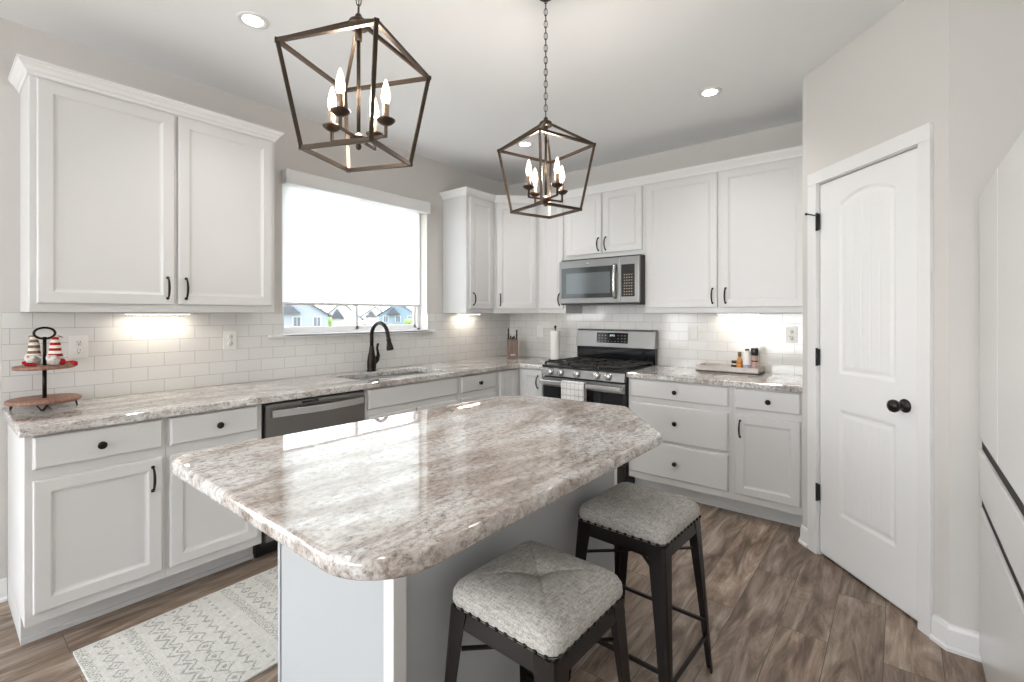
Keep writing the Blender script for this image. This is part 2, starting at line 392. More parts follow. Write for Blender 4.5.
# door casing and door leaf
b = B()
def cas(s0, s1, z0, z1): b.prism([dp(s0, .018), dp(s1, .018), dp(s1, -.002), dp(s0, -.002)], z0, z1)
cas(.088, .16, 0, 2.0899); cas(.797, .855, 0, 2.0899); cas(.088, .855, 2.09, 2.16)
cas_in = lambda s0, s1, z0, z1: b.prism([dp(s0, .004), dp(s1, .004), dp(s1, -.10), dp(s0, -.10)], z0, z1)
cas_in(DS0 - .018, DS0 - .004, 0, DH + .018); cas_in(DS1 + .004, DS1 + .018, 0, DH + .018); cas_in(DS0 - .018, DS1 + .018, DH + .004, DH + .018)
struct(b.build('trim_1', 'trim', bevel=.003))
def door_leaf():
    W = DS1 - DS0; Z0, Z1 = .018, DH; px0, px1 = .15, W - .125
    def sd(u, z):                                       # signed distance inside a panel (positive inside), panel floor id
        best = -9
        for (za, zb, arch) in ((.29, .845, 0), (1.045, 1.94, .05)):
            top = zb
            if arch:
                c_ = (px0 + px1) / 2; h_ = (px1 - px0) / 2; top = zb + arch * (1 - ((u - c_) / h_) ** 2)
            best = max(best, min(u - px0, px1 - u, z - za, top - z))
        return best
    us = [0, .003]; u = .003
    fine = lambda v, ks: any(abs(v - k) < .03 for k in ks)
    nx = 125; nz = 300
    us = [W * i / nx for i in range(nx + 1)]; zs = [Z0 + (Z1 - Z0) * j / nz for j in range(nz + 1)]
    def dep(u, z):
        d = sd(u, z); h = 0
        if d > 0:
            if d < .010: h = -.007 * math.sin(d / .010 * PI / 2)
            elif d < .020: h = -.007
            elif d < .034: h = -.007 + .0035 * (d - .020) / .014
            else: h = -.0035
            if d > .036:
                g = ((u - px0 - .035) / ((px1 - px0 - .07) / 5)) % 1.0; g = min(g, 1 - g)
                if g < .09: h -= .0028 * (1 - g / .09)
        e = min(u, W - u, z - Z0, Z1 - z)
        if e < .003: h -= .002
        return h
    b = B(); g = []
    for z in zs:
        row = []
        for u in us:
            x, y = dp(DS0 + u, -.002 + dep(u, z)); row.append(b.bm.verts.new((x, y, z)))
        g.append(row)
    fs = [b.bm.faces.new((g[j][i], g[j][i + 1], g[j + 1][i + 1], g[j + 1][i])) for j in range(nz) for i in range(nx)]
    b._f(fs, True)
    bk = [b.bm.verts.new((*dp(DS0 + u, -.037), z)) for u, z in ((0, Z0), (W, Z0), (W, Z1), (0, Z1))]
    b._f([b.bm.faces.new(bk[::-1])])
    b._f([b.bm.faces.new([bk[0], bk[1]] + g[0][::-1]), b.bm.faces.new([bk[3], bk[2]][::-1] + g[-1]),
          b.bm.faces.new([bk[0]] + [r[0] for r in g] + [bk[3]]), b.bm.faces.new([bk[1]] + [r[-1] for r in g] + [bk[2]])])
    return b
d1 = struct(door_leaf().build('door_1', 'door'))
ang = math.atan2(T.y, T.x)
k = B(); k.lathe([(.031, 0), (.031, .004), (.026, .009), (.012, .012), (.010, .030), (.016, .036), (.026, .045), (.029, .056), (.026, .066), (.014, .073), (0, .074)], axis='-y', n=28)
kx, ky = dp(.716, -.003); ob = k.build('door_knob', 'black_metal', d1, loc=(kx, ky, .945), rotz=ang); ob['label'] = 'dark round door knob'
for z in (1.875, 1.115, .355):
    hb = B(); hb.box(-.011, .011, -.006, .004, -.045, .045); hb.lathe([(.007, -.05), (.007, .05)], (0, -.008, 0), n=12)
    if z > 1.8:
        hb.bar((0, -.010, .035), (-.03, -.045, .05), .007); hb.lathe([(.007, -.052), (.008, -.045)], (-.032, 0, .05), axis='y', n=10); hb.bar((0, -.01, .035), (.02, -.02, .045), .006)
    x, y = dp(DS0 - .002, .006); hb.build('hinge', 'black', d1, loc=(x, y, z), rotz=ang)
# wall above: nothing more

# ------------------------------------------------------------------ kitchen window, sill, roller shade
w1 = sempty('window_1')
XF0, XF1 = -.135, -.095
f = B(); ZB, ZT = ZL0 + .012, ZL1
f.box(XF0, XF1, YL0, YL1, ZB, ZB + .022); f.box(XF0, XF1, YL0, YL1, ZT - .03, ZT)
f.box(XF0, XF1, YL0, YL0 + .035, ZB, ZT); f.box(XF0, XF1, YL1 - .035, YL1, ZB, ZT)
f.build('window_frame', 'trim', w1, bevel=.003)
YM = -1.825
for y0, y1, dx in ((YL0 + .03, YM + .012, 0), (YM - .018, YL1 - .03, -.018)):
    s = B(); a0, a1 = XF0 + .018 + dx, XF1 - .002 + dx
    s.box(a0, a1, y0, y1, ZB + .02, ZB + .052); s.box(a0, a1, y0, y1, ZT - .055, ZT - .025); s.box(a0, a1, y0, y0 + .028, ZB + .02, ZT - .025); s.box(a0, a1, y1 - .028, y1, ZB + .02, ZT - .025)
    so = s.build('sash', 'trim', w1, bevel=.003)
    p = B(); p.box((a0 + a1) / 2 - .002, (a0 + a1) / 2 + .002, y0 + .024, y1 - .024, ZB + .048, ZT - .05); p.build('pane', 'pane', so)
s = B(); s.box(-.095, .038, YL0, YL1, ZL0, ZL0 + .014); s.box(-.0, .038, YL0 - .095, YL1 + .075, ZL0 - .006, ZL0 + .014)
s.build('window_sill', 'trim', w1, bevel=.004, weld=True)
rs = thing('roller_shade', 'white roller shade drawn most of the way down the window above the sink', 'window shade', (0, -1.86, 2.3))
v = B(); v.box(-.0, .075, -.622, .662, -.055, .045, bev=.006); v.build('valance', 'trim', rs)
v = B(); v.box(-.0315, -.030, -.600, .622, -.86, .03); v.build('shade_fabric', 'blind', rs)
v = B(); v.box(-.037, -.025, -.600, .622, -.880, -.860, bev=.003); v.build('bottom_rail', 'trim', rs)

# ------------------------------------------------------------------ tile backsplash
b = B(); zt = 1.3645
b.box(.0005, .009, -3.80, YL0, .9145, zt); b.box(.0005, .009, YL0, YL1, .9145, ZL0 - .007); b.box(.0005, .009, YL1, -.0005, .9145, zt)
tag(b.build('tile_backsplash', 'tile_y'), 'white subway tile backsplash along the wall under the window', 'backsplash')
b = B(); b.box(.0095, 2.844, -.009, -.0005, .9145, 1.3645); b.box(.9145, 1.6765, -.009, -.0005, 1.3645, 1.8415)
tag(b.build('tile_backsplash', 'tile_x'), 'white subway tile backsplash behind the stove', 'backsplash')

# ------------------------------------------------------------------ cabinets
def front_bm(w_, h_, kind):
    b = B()
    if kind == 'slab': seq = [(0, 0), (0, .013), (.0035, .017), (.008, .020), (.012, .020)]
    else: seq = [(0, 0), (0, .014), (.002, .0185), (.006, .020), (.050, .020), (.054, .0185), (.060, .0145), (.068, .0125), (.080, .0125)]
    rr = [[(i, -d, i), (w_ - i, -d, i), (w_ - i, -d, h_ - i), (i, -d, h_ - i)] for i, d in seq]
    b.rings(rr, smooth=False)
    return b
def knob_bm():
    b = B(); b.lathe([(.009, 0), (.0085, .002), (.006, .006), (.0065, .012), (.013, .017), (.0165, .021), (.0165, .024), (.012, .028), (.004, .030), (0, .030)], axis='-y', n=20); return b
def pull_bm():
    b = B(); pts = []; rad = []
    for i in range(13):
        t = i / 12; z = (t - .5) * .106; y = -.006 - .024 * math.sin(PI * t) ** .55; pts.append((0, y, z)); rad.append(.0042 + .0018 * math.sin(PI * t))
    b.tube(pts, rad, 8)
    for z in (-.053, .053): b.lathe([(.008, 0), (.008, .003), (.005, .008)], (0, 0, z), axis='-y', n=12)
    return b
def add_fronts(root, fronts, face, mt='cab'):
    for ty, x0, x1, z0, z1, hw in fronts:
        nm = 'drawer' if ty == 'drawer' else ('false_drawer_front' if ty == 'false' else 'door')
        o = front_bm(x1 - x0, z1 - z0, 'slab' if ty in ('drawer', 'false') else 'panel').build(nm, mt, root, loc=(x0, -face, z0))
        if hw:
            k, hx, hz = hw
            (knob_bm() if k == 'knob' else pull_bm()).build('knob' if k == 'knob' else 'pull_handle', 'bronze', o, loc=(hx - x0, -.0195, hz - z0))
def cab(name, label, loc, rotz, w_, depth, z0, z1, fronts, kick=True, hollow=False, extra=None):
    r = thing(name, label, 'cabinet', loc, rotz)
    b = B()
    if hollow:
        b.box(0, .018, -depth, -.012, z0, z1); b.box(w_ - .018, w_, -depth, -.012, z0, z1); b.box(.018, w_ - .018, -depth, -.012, z0, z0 + .018)
        b.box(.018, w_ - .018, -depth, -depth + .02, z1 - .06, z1); b.box(.018, w_ - .018, -depth, -depth + .02, z0, z1 - .06)
    else: b.box(0, w_, -depth, -.012 if z0 < .5 else -.001, z0, z1)
    b.build('cabinet_body', 'cab', r, bevel=.002)
    if kick:
        b = B(); b.box(0, w_, -depth + .11, -.012, 0, z0); b.box(0, w_, -depth + .11 - .008, -depth + .11, 0, .02); b.build('toe_kick', 'cab', r)
    add_fronts(r, fronts, depth)
    return r
ZC0, ZC1 = .114, .8735
DZ = (.735, .865); FZ = (.16, .69)
WL = R(90)
def yw(y, y0): return y - y0
# window-wall base cabinets (local x = world y - origin)
o = -3.7805
cab('base_cabinet', 'white base cabinet at the left end of the counter below the tiered stand', (0, o, 0), WL, -3.312 - o, .61, ZC0, ZC1,
    [('drawer', -3.757 - o, -3.327 - o, *DZ, ('knob', -3.548 - o, .795)), ('door', -3.757 - o, -3.327 - o, *FZ, ('pull', -3.365 - o, .598))])
o = -3.3115
cab('base_cabinet', 'white base cabinet with two knobs just left of the dishwasher', (0, o, 0), WL, -2.874 - o, .61, ZC0, ZC1,
    [('drawer', -3.298 - o, -2.899 - o, *DZ, ('knob', -3.09 - o, .798)), ('door', -3.298 - o, -2.899 - o, *FZ, ('knob', -3.095 - o, .668))])
o = -2.2305
cab('sink_base_cabinet', 'white wide sink base cabinet under the window', (0, o, 0), WL, -1.391 - o, .61, ZC0, ZC1,
    [('false', -2.211 - o, -1.418 - o, *DZ, None), ('door', -2.211 - o, -1.82 - o, *FZ, ('pull', -1.86 - o, .598)), ('door', -1.808 - o, -1.418 - o, *FZ, ('pull', -1.768 - o, .598))], hollow=True)
o = -1.3905
cab('base_cabinet', 'white base cabinet between the sink cabinet and the inside corner', (0, o, 0), WL, -.9305 - o, .61, ZC0, ZC1,
    [('drawer', -1.363 - o, -.955 - o, *DZ, ('knob', -1.157 - o, .797)), ('door', -1.363 - o, -.955 - o, *FZ, ('pull', -1.32 - o, .598))])
# inside-corner base
r = thing('corner_base_cabinet', 'white corner base cabinet in the inside corner left of the stove', 'cabinet', (0, 0, 0))
b = B(); b.prism([(.012, -.93), (.61, -.93), (.61, -.61), (.898, -.61), (.898, -.012), (.012, -.012)], ZC0, ZC1); b.build('cabinet_body', 'cab', r, bevel=.002)
b = B(); b.prism([(.012, -.93), (.50, -.93), (.50, -.50), (.898, -.50), (.898, -.012), (.012, -.012)], 0, ZC0); b.build('toe_kick', 'cab', r)
d = front_bm(.225, .705, 'panel').build('door', 'cab', r, loc=(.61, -.895, .16), rotz=WL)
d = front_bm(.225, .705, 'panel').build('door', 'cab', r, loc=(.648, -.61, .16))
pull_bm().build('pull_handle', 'bronze', d, loc=(.185, -.0195, .60))
# stove-wall right base cabinets
cab('drawer_base_cabinet', 'white base cabinet with three stacked drawers right of the stove', (1.678, 0, 0), 0, 2.422 - 1.678, .61, ZC0, ZC1,
    [('drawer', .022, .722, .733, .865, ('knob', .366, .795)), ('drawer', .022, .722, .43, .69, ('knob', .366, .572)), ('drawer', .022, .722, .165, .412, ('knob', .366, .283))])
cab('base_cabinet', 'white base cabinet with one drawer and door beside the pantry door', (2.4225, 0, 0), 0, 2.844 - 2.4225, .61, ZC0, ZC1,
    [('drawer', .022, .396, .733, .865, ('knob', .22, .796)), ('door', .022, .396, .165, .69, ('pull', .052, .60))])

# uppers
UZ0, UZ1 = 1.365, 2.43; UD = .305; DU = (1.405, 2.405)
o = -3.7375
wc = cab('wall_cabinet', 'white two-door wall cabinet left of the window', (0, o, 0), WL, -2.6663 - o, UD, UZ0, UZ1,
    [('door', -3.713 - o, -3.193 - o, *DU, ('pull', -3.225 - o, 1.492)), ('door', -3.178 - o, -2.688 - o, *DU, ('pull', -3.142 - o, 1.492))], kick=False)
crown = [(0, 2.418), (.006, 2.418), (.010, 2.432), (.016, 2.436), (.024, 2.450), (.034, 2.460), (.036, 2.466), (.041, 2.468), (.041, 2.478), (0, 2.478)]
b = B(); sweep(b, [(0.001, 0), (0.001 + .304, 0), (.305, 1.0712), (.001, 1.0712)], crown, 1)
# swap to the cabinet's local frame (x along wall, -y outwards)
for v_ in b.bm.verts: v_.co = Vector((v_.co.y, -v_.co.x, v_.co.z))
b.build('crown_moulding', 'trim', wc)
o = -.984
cab('wall_cabinet', 'white narrow wall cabinet just right of the window', (0, o, 0), WL, -.6105 - o, UD, UZ0, UZ1,
    [('door', -.947 - o, -.636 - o, *DU, ('pull', -.912 - o, 1.492))], kick=False)
r = thing('corner_wall_cabinet', 'white diagonal wall cabinet across the corner', 'cabinet', (0, 0, 0))
b = B(); b.prism([(.001, -.61), (.305, -.61), (.61, -.305), (.61, -.001), (.001, -.001)], UZ0, UZ1); b.build('cabinet_body', 'cab', r, bevel=.002)
d = front_bm(.381, 1.0, 'panel').build('door', 'cab', r, loc=(.305 + .025 / 1.414, -.61 + .025 / 1.414, 1.405), rotz=R(45))
pull_bm().build('pull_handle', 'bronze', d, loc=(.035, -.0195, .087))
cab('wall_cabinet', 'white narrow wall cabinet left of the microwave', (.6105, 0, 0), 0, .914 - .6105, UD, UZ0, UZ1,
    [('door', .028, .284, *DU, ('pull', .25, 1.492))], kick=False)
cab('wall_cabinet', 'white short two-door wall cabinet above the microwave', (.9145, 0, 0), 0, .762, UD, 1.842, UZ1,
    [('door', .018, .374, 1.885, 2.405, ('pull', .346, 1.965)), ('door', .388, .744, 1.885, 2.405, ('pull', .416, 1.965))], kick=False)
cab('wall_cabinet', 'white two-door wall cabinet right of the microwave', (1.677, 0, 0), 0, 2.844 - 1.677, UD, UZ0, UZ1,
    [('door', .018, .567, *DU, ('pull', .535, 1.492)), ('door', .592, 1.13, *DU, ('pull', .626, 1.492))], kick=False)
b = B(); sweep(b, [(0.001, -.9845), (.3055, -.9845), (.3055, -.6103), (.6103, -.3055), (2.844, -.3055)], crown, 1)
tag(b.build('crown_moulding', 'trim'), 'white crown moulding running over the corner and stove wall cabinets', 'crown moulding')

# ------------------------------------------------------------------ countertops
def ctop_cells(xs, ys, inside):
    b = B(); cache = {}
    def v(i, j, z):
        kk = (i, j, z)
        if kk not in cache: cache[kk] = b.bm.verts.new((xs[i], ys[j], z))
        return cache[kk]
    Z0_, Z1_ = .874, .914; n, m_ = len(xs) - 1, len(ys) - 1
    ins = lambda i, j: 0 <= i < n and 0 <= j < m_ and inside((xs[i] + xs[i + 1]) / 2, (ys[j] + ys[j + 1]) / 2)
    for i in range(n):
        for j in range(m_):
            if not ins(i, j): continue
            b.bm.faces.new((v(i, j, Z1_), v(i + 1, j, Z1_), v(i + 1, j + 1, Z1_), v(i, j + 1, Z1_)))
            b.bm.faces.new((v(i, j + 1, Z0_), v(i + 1, j + 1, Z0_), v(i + 1, j, Z0_), v(i, j, Z0_)))
            for di, dj, a, c in ((-1, 0, (i, j + 1), (i, j)), (1, 0, (i + 1, j), (i + 1, j + 1)), (0, -1, (i, j), (i + 1, j)), (0, 1, (i + 1, j + 1), (i, j + 1))):
                if not ins(i + di, j + dj):
                    b.bm.faces.new((v(*a, Z0_), v(*c, Z0_), v(*c, Z1_), v(*a, Z1_)))
    return b
SX0, SX1, SY0, SY1 = .165, .535, -2.19, -1.43
def in1(x, y):
    if SX0 < x < SX1 and SY0 < y < SY1: return False
    if y < -.65: return x < .65
    return True
b = ctop_cells([.0095, SX0, SX1, .65, .899], [-3.80, SY0, SY1, -.65, -.0095], in1)
tag(b.build('countertop', 'granite', bevel=.008, seg=3), 'speckled granite countertop along the window wall with the sink cut into it', 'countertop')
b = ctop_cells([1.676, 2.844], [-.65, -.0095], lambda x, y: True)
tag(b.build('countertop', 'granite', bevel=.008, seg=3), 'speckled granite countertop between the stove and the pantry door', 'countertop')
# sink
r = thing('kitchen_sink', 'stainless undermount sink below the window', 'sink', (.35, -1.81, .873))
b = B(); cx, cy = (SX1 - SX0) / 2, (SY1 - SY0) / 2
def rrect(hx, hy, rad, z, n=6):
    out = []
    for (sx, sy, a0) in ((1, 1, 0), (-1, 1, 90), (-1, -1, 180), (1, -1, 270)):
        for i in range(n + 1):
            a = R(a0 + 90 * i / n); out.append((sx * (hx - rad) + rad * math.cos(a), sy * (hy - rad) + rad * math.sin(a), z))
    return out
b.rings([rrect(cx + .02, cy + .02, .03, 0), rrect(cx + .004, cy + .004, .03, 0), rrect(cx + .002, cy + .002, .03, -.17), rrect(cx - .03, cy - .03, .03, -.2), rrect(.04, .04, .03, -.205)], cap0=False)
so = b.build('basin', 'ss', r); md = so.modifiers.new('th', 'SOLIDIFY'); md.thickness = .0015; md.offset = -1
b = B(); b.lathe([(.042, -.2035), (.042, -.201), (.03, -.2025), (0, -.2025)], n=24); b.build('drain', 'ss_bright', r)
# faucet
r = thing('kitchen_faucet', 'dark bronze gooseneck pull-down faucet behind the sink', 'faucet', (.108, -1.83, .914))
b = B(); b.lathe([(.036, 0), (.036, .006), (.033, .012), (.035, .04), (.035, .07), (.030, .11), (.022, .15), (.018, .18), (.016, .20)], n=24); b.build('faucet_body', 'bronze', r)
pts = [(0, 0, .195), (0, 0, .25)]
for i in range(15):
    t = R(180 - 172 * i / 14); pts.append((.103 + .103 * math.cos(t), 0, .272 + .103 * math.sin(t)))
pts.append((.214, 0, .245))
b = B(); b.tube(pts, .0145, 14); b.build('gooseneck_spout', 'bronze', r)
b = B(); d_ = Vector((.012, 0, -.06)).normalized()
p0 = Vector((.213, 0, .258)); seq = [(-.01, .0155), (.012, .019), (.024, .0165), (.042, .021), (.070, .0265), (.084, .027), (.088, .021)]
b.tube([p0 + Vector((.26, 0, -.966)) * t for t, _ in seq], [q_ for _, q_ in seq], 16); b.build('spray_head', 'bronze', r)
b = B(); b.tube([(0, .02, .06), (0, .045, .085), (0, .062, .115)], [.021, .022, .015], 12)
b.tube([(0, .062, .112), (.0, .056, .15), (-.0, .05, .175), (0, .056, .20), (0, .06, .212)], [.014, .010, .009, .0095, .010], 10); b.build('lever_handle', 'bronze', r)

# ------------------------------------------------------------------ dishwasher
r = thing('dishwasher', 'dark stainless dishwasher under the counter left of the sink', 'dishwasher', (0, -2.873, 0), WL)
b = B(); b.box(.004, .638, -.60, -.03, .09, .872); b.box(.004, .638, -.52, -.03, 0.0, .09); b.build('cabinet_shell', 'black', r)
b = B(); b.box(.012, .63, -.632, -.602, .115, .838, bev=.003); dw = b.build('door', 'ss_dark', r); dw['label'] = 'dark brushed stainless door'
b = B(); pts = []
for i in range(17):
    t = i / 16; pts.append((.035 + .57 * t, -.655 - .030 * math.sin(PI * t), .812))
b.rings([[(x, y - .006, z - .02), (x, y + .006, z - .02), (x, y + .006, z + .02), (x, y - .006, z + .02)] for x, y, z in pts], smooth=False)
b.box(.035, .055, -.66, -.63, .792, .832); b.box(.585, .605, -.66, -.63, .792, .832)
b.build('bar_handle', 'ss_bright', r, bevel=.002)
b = B(); b.box(.012, .63, -.630, -.602, .840, .860, bev=.002); b.build('control_strip', 'ss', r)
b = B(); b.box(.215, .315, -.6312, -.60, .8435, .8565); b.build('control_display', 'black_gloss', r)

# ------------------------------------------------------------------ island
r = thing('kitchen_island', 'white kitchen island base cabinet below the big granite top', 'kitchen island', (0, 0, 0))
IX0, IX1, IY0, IY1 = 1.665, 2.30, -3.28, -2.06
b = B(); b.box(IX0 + .02, IX1 - .012, IY0 + .012, IY1 - .012, .0, .8735); b.build('cabinet_body', 'cab', r)
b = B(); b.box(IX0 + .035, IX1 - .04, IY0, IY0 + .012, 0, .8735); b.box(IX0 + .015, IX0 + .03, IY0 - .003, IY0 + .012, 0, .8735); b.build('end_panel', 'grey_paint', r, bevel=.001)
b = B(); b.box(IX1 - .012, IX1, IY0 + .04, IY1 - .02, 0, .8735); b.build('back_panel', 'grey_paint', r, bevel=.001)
b = B(); b.box(IX1 - .038, IX1 + .004, IY0 - .004, IY0 + .038, 0, .8735); b.build('corner_trim', 'trim', r, bevel=.002)
b = B(); b.box(IX1 - .038, IX1 + .004, IY1 - .02, IY1 + .004, 0, .8735); b.build('corner_trim', 'trim', r, bevel=.002)
for i in range(3):
    y0 = IY1 - .03 - i * .39
    d = front_bm(.37, .70, 'panel').build('door', 'cab', r, loc=(IX0 + .02, y0, .14), rotz=R(-90))
    pull_bm().build('pull_handle', 'bronze', d, loc=(.33, -.0195, .60))
# island top: chamfered, rounded outline
def rounded(poly):
    out = []
    n = len(poly)
    for i, (x, y, rad) in enumerate(poly):
        p = Vector((x, y)); a = Vector(poly[i - 1][:2]); c = Vector(poly[(i + 1) % n][:2])
        u = (a - p).normalized(); v = (c - p).normalized(); th = u.angle(v); d_ = rad / math.tan(th / 2)
        s_, e_ = p + u * d_, p + v * d_
        cen = p + (u + v).normalized() * (rad / math.sin(th / 2))
        a0 = math.atan2(s_.y - cen.y, s_.x - cen.x); a1 = math.atan2(e_.y - cen.y, e_.x - cen.x); da = (a1 - a0 + PI) % (2 * PI) - PI
        k = 8
        for j in range(k + 1):
            t = a0 + da * j / k; out.append((cen.x + rad * math.cos(t), cen.y + rad * math.sin(t)))
    return out
outl = rounded([(1.515, -3.562, .09), (2.605, -3.562, .15), (2.612, -2.30, .06), (2.275, -1.895, .06), (1.76, -1.925, .06), (1.605, -2.07, .06)])
def inset(pts, d):
    out = []; n = len(pts)
    for i in range(n):
        a = Vector(pts[i - 1]); p = Vector(pts[i]); c = Vector(pts[(i + 1) % n])
        n1 = (p - a).normalized(); n2 = (c - p).normalized(); nn = (Vector((-n1.y, n1.x)) + Vector((-n2.y, n2.x))).normalized()
        out.append((p.x + nn.x * d, p.y + nn.y * d))
    return out
b = B()
rr = []
for d, z in ((.012, .874), (.005, .875), (.001, .879), (0, .885), (.0, .902), (.0015, .908), (.005, .912), (.009, .9138), (.013, .914)):
    rr.append([(x, y, z) for x, y in inset(outl, d)])
b.rings(rr)
tag(b.build('island_countertop', 'granite_island'), 'large polished granite island top with clipped corners', 'countertop')

# ------------------------------------------------------------------ gas range
r = thing('gas_range', 'stainless and black gas stove on the back wall', 'stove', (.9015, 0, 0))
W_ = .772
b = B(); b.box(.003, W_ - .003, -.625, -.03, .03, .905); b.box(.03, W_ - .03, -.58, -.06, 0, .03); b.build('oven_body', 'black', r, bevel=.003)
b = B(); b.box(0, W_, -.665, -.03, .905, .921, bev=.004); b.build('cooktop', 'black', r)
# front control panel, slightly sloped
b = B(); b.rings([[(x, -.668, .832), (x, -.625, .832), (x, -.625, .902), (x, -.656, .902)] for x in (.004, W_ - .004)], smooth=False); b.build('control_panel', 'ss', r, bevel=.003)
for i, kx in enumerate((.088, .195, .352, .533, .633)):
    kb = B(); kb.lathe([(.032, 0), (.032, .005), (.027, .008), (.026, .026), (.023, .030), (0, .030)], axis='-y', n=24); kb.box(-.004, .004, -.036, -.026, -.021, .022)
    kb.build('burner_knob', 'ss_bright', r, loc=(kx, -.6605, .868))
b = B(); b.box(.004, W_ - .004, -.655, -.626, .20, .818, bev=.003); od = b.build('oven_door', 'black', r)
b = B(); b.box(.004, W_ - .004, -.6575, -.650, .745, .817); b.build('door_band', 'ss', od, bevel=.002)
b = B(); b.box(.02, W_ - .02, -.6585, -.650, .235, .742); b.build('oven_window', 'black_gloss', od, bevel=.002)
b = B(); b.box(.012, W_ - .012, -.722, -.706, .768, .802, bev=.005)
for x in (.012, W_ - .042): b.box(x, x + .03, -.71, -.655, .772, .798, bev=.003)
b.build('door_handle', 'ss_bright', od)
b = B(); b.box(.004, W_ - .004, -.652, -.626, .045, .19, bev=.003); b.build('storage_drawer', 'black', r)
b = B(); b.box(0.0, W_, -.085, -.03, .921, 1.06); b.build('backguard_base', 'black_gloss', r, bevel=.003)
b = B(); b.rings([[(x, -.098, 1.055), (x, -.03, 1.055), (x, -.03, 1.215), (x, -.06, 1.218), (x, -.082, 1.205)] for x in (-.002, W_ + .002)], smooth=False); bgo = b.build('backguard', 'ss', r, bevel=.004)
b = B(); b.rings([[(x, -.0965, 1.095), (x, -.088, 1.095), (x, -.08, 1.188), (x, -.0868, 1.188)] for x in (.215, .525)], smooth=False); b.build('control_display', 'black_gloss', bgo)
M['clock'] = mat('lit_clock_digits', (.6, .8, .9), .4, emit=(.75, .9, 1), es=1.2)
b = B()
for i, dg in enumerate('1043'):
    segs = {'1': 'bc', '0': 'abcdef', '4': 'bcfg', '3': 'abcdg'}[dg]; x0 = .345 + i * .012 + (.004 if i > 1 else 0)
    S = {'a': (0, .014, .007, .0155), 'd': (0, 0, .007, .0015), 'g': (0, .007, .007, .0085), 'f': (0, .0075, .0015, .0155), 'e': (0, 0, .0015, .0078), 'b': (.0055, .0075, .007, .0155), 'c': (.0055, 0, .007, .0078)}
    for c_ in segs:
        u0, v0, u1, v1 = S[c_]; yy = lambda v: -.0968 + (1.155 + v - 1.095) * .104
        b.rings([[(x0 + u, yy(v0) - .0005, 1.155 + v0), (x0 + u, yy(v0) + .001, 1.155 + v0), (x0 + u, yy(v1) + .001, 1.155 + v1), (x0 + u, yy(v1) - .0005, 1.155 + v1)] for u in (u0, u1)], smooth=False)
b.build('clock_digits', 'clock', bgo)
b = B()
for i in range(9):
    for j in range(3):
        if 3 <= i <= 5 and j > 0: continue
        x = .235 + i * .032; z = 1.108 + j * .026; y = -.0968 + (z - 1.095) * .104
        b.box(x, x + .012, y - .0006, y + .001, z, z + .004)
b.mi = 1
b.rings([[(x, -.0968 + (z - 1.095) * .104 + dy, z) for z, dy in ((1.10, -.0002), (1.18, -.0002), (1.18, .002), (1.10, .002))] for x in (.225, .518)], smooth=False)
b.build('keypad_marks', [mat('grey_key_print', (.35, .35, .35), .5), 'black_gloss'], bgo)
for sx in (.018, .274, .530):
    g = B(); x0, x1, y0, y1, z = sx, sx + .224, -.63, -.115, .945
    for a, c in (((x0, y0), (x1, y0)), ((x1, y0), (x1, y1)), ((x1, y1), (x0, y1)), ((x0, y1), (x0, y0)), ((x0, (y0 + y1) / 2), (x1, (y0 + y1) / 2))):
        g.bar((*a, z), (*c, z), .012, .012)
    for yy_ in ((y0 + (y1 - y0) * .25), (y0 + (y1 - y0) * .75)):
        xm = (x0 + x1) / 2
        for t in range(4):
            a = PI / 2 * t + (0 if t % 2 == 0 else 0); g.bar((xm + .028 * math.cos(a), yy_ + .028 * math.sin(a), z + .002), (xm + (.112 if t % 2 == 0 else .128) * math.cos(a), yy_ + (.112 if t % 2 == 0 else .128) * math.sin(a), z + .002), .009, .014)
    for px_ in (x0, x1):
        for py_ in (y0, y1): g.box(px_ - .007, px_ + .007, py_ - .007, py_ + .007, .9205, .946)
    g.build('grate', 'iron', r)
for bx_, by_ in ((.13, -.50), (.13, -.245), (.386, -.37), (.642, -.50), (.642, -.245)):
    g = B(); g.lathe([(.045, .921), (.045, .928), (.034, .931), (.034, .938), (.026, .941), (0, .941)], (bx_, by_, 0), n=20); g.build('burner', 'iron', r)
# towel
tw = thing('dish_towel', 'white and grey plaid dish towel hanging over the oven door handle', 'towel', (1.248, -.714, .785))
b = B(); X0, X1 = -.105, .108; nxx = 34
def fold(x, z): return .004 * math.sin(x * 48) * min(1, max(0, (.02 - z) * 6)) + .0015 * math.sin(x * 130 + z * 20)
path = [(.017, z / 100.) for z in range(-26, 2, 2)] + [(.014, .022), (.006, .0285), (-.004, .0285), (-.013, .022)] + [(-.0175, -z / 100.) for z in range(-1, 36, 1)]
g = []
for (yy2, zz) in path:
    row = []
    for i in range(nxx + 1):
        x = X0 + (X1 - X0) * i / nxx; row.append(b.bm.verts.new((x, yy2 + (fold(x, zz) if yy2 < 0 else -fold(x, zz) * .3) - (.003 if yy2 < 0 else -.003), zz)))
    g.append(row)
for j in range(len(g) - 1):
    for i in range(nxx):
        f_ = b.bm.faces.new((g[j][i], g[j][i + 1], g[j + 1][i + 1], g[j + 1][i])); f_.smooth = True
        f_.material_index = 1 if (i % 6 == 2) or (j % 5 == 2) else 0
tc_ = b.build('towel_cloth', ['towel_white', 'towel_grey'], tw); md = tc_.modifiers.new('th', 'SOLIDIFY'); md.thickness = .002

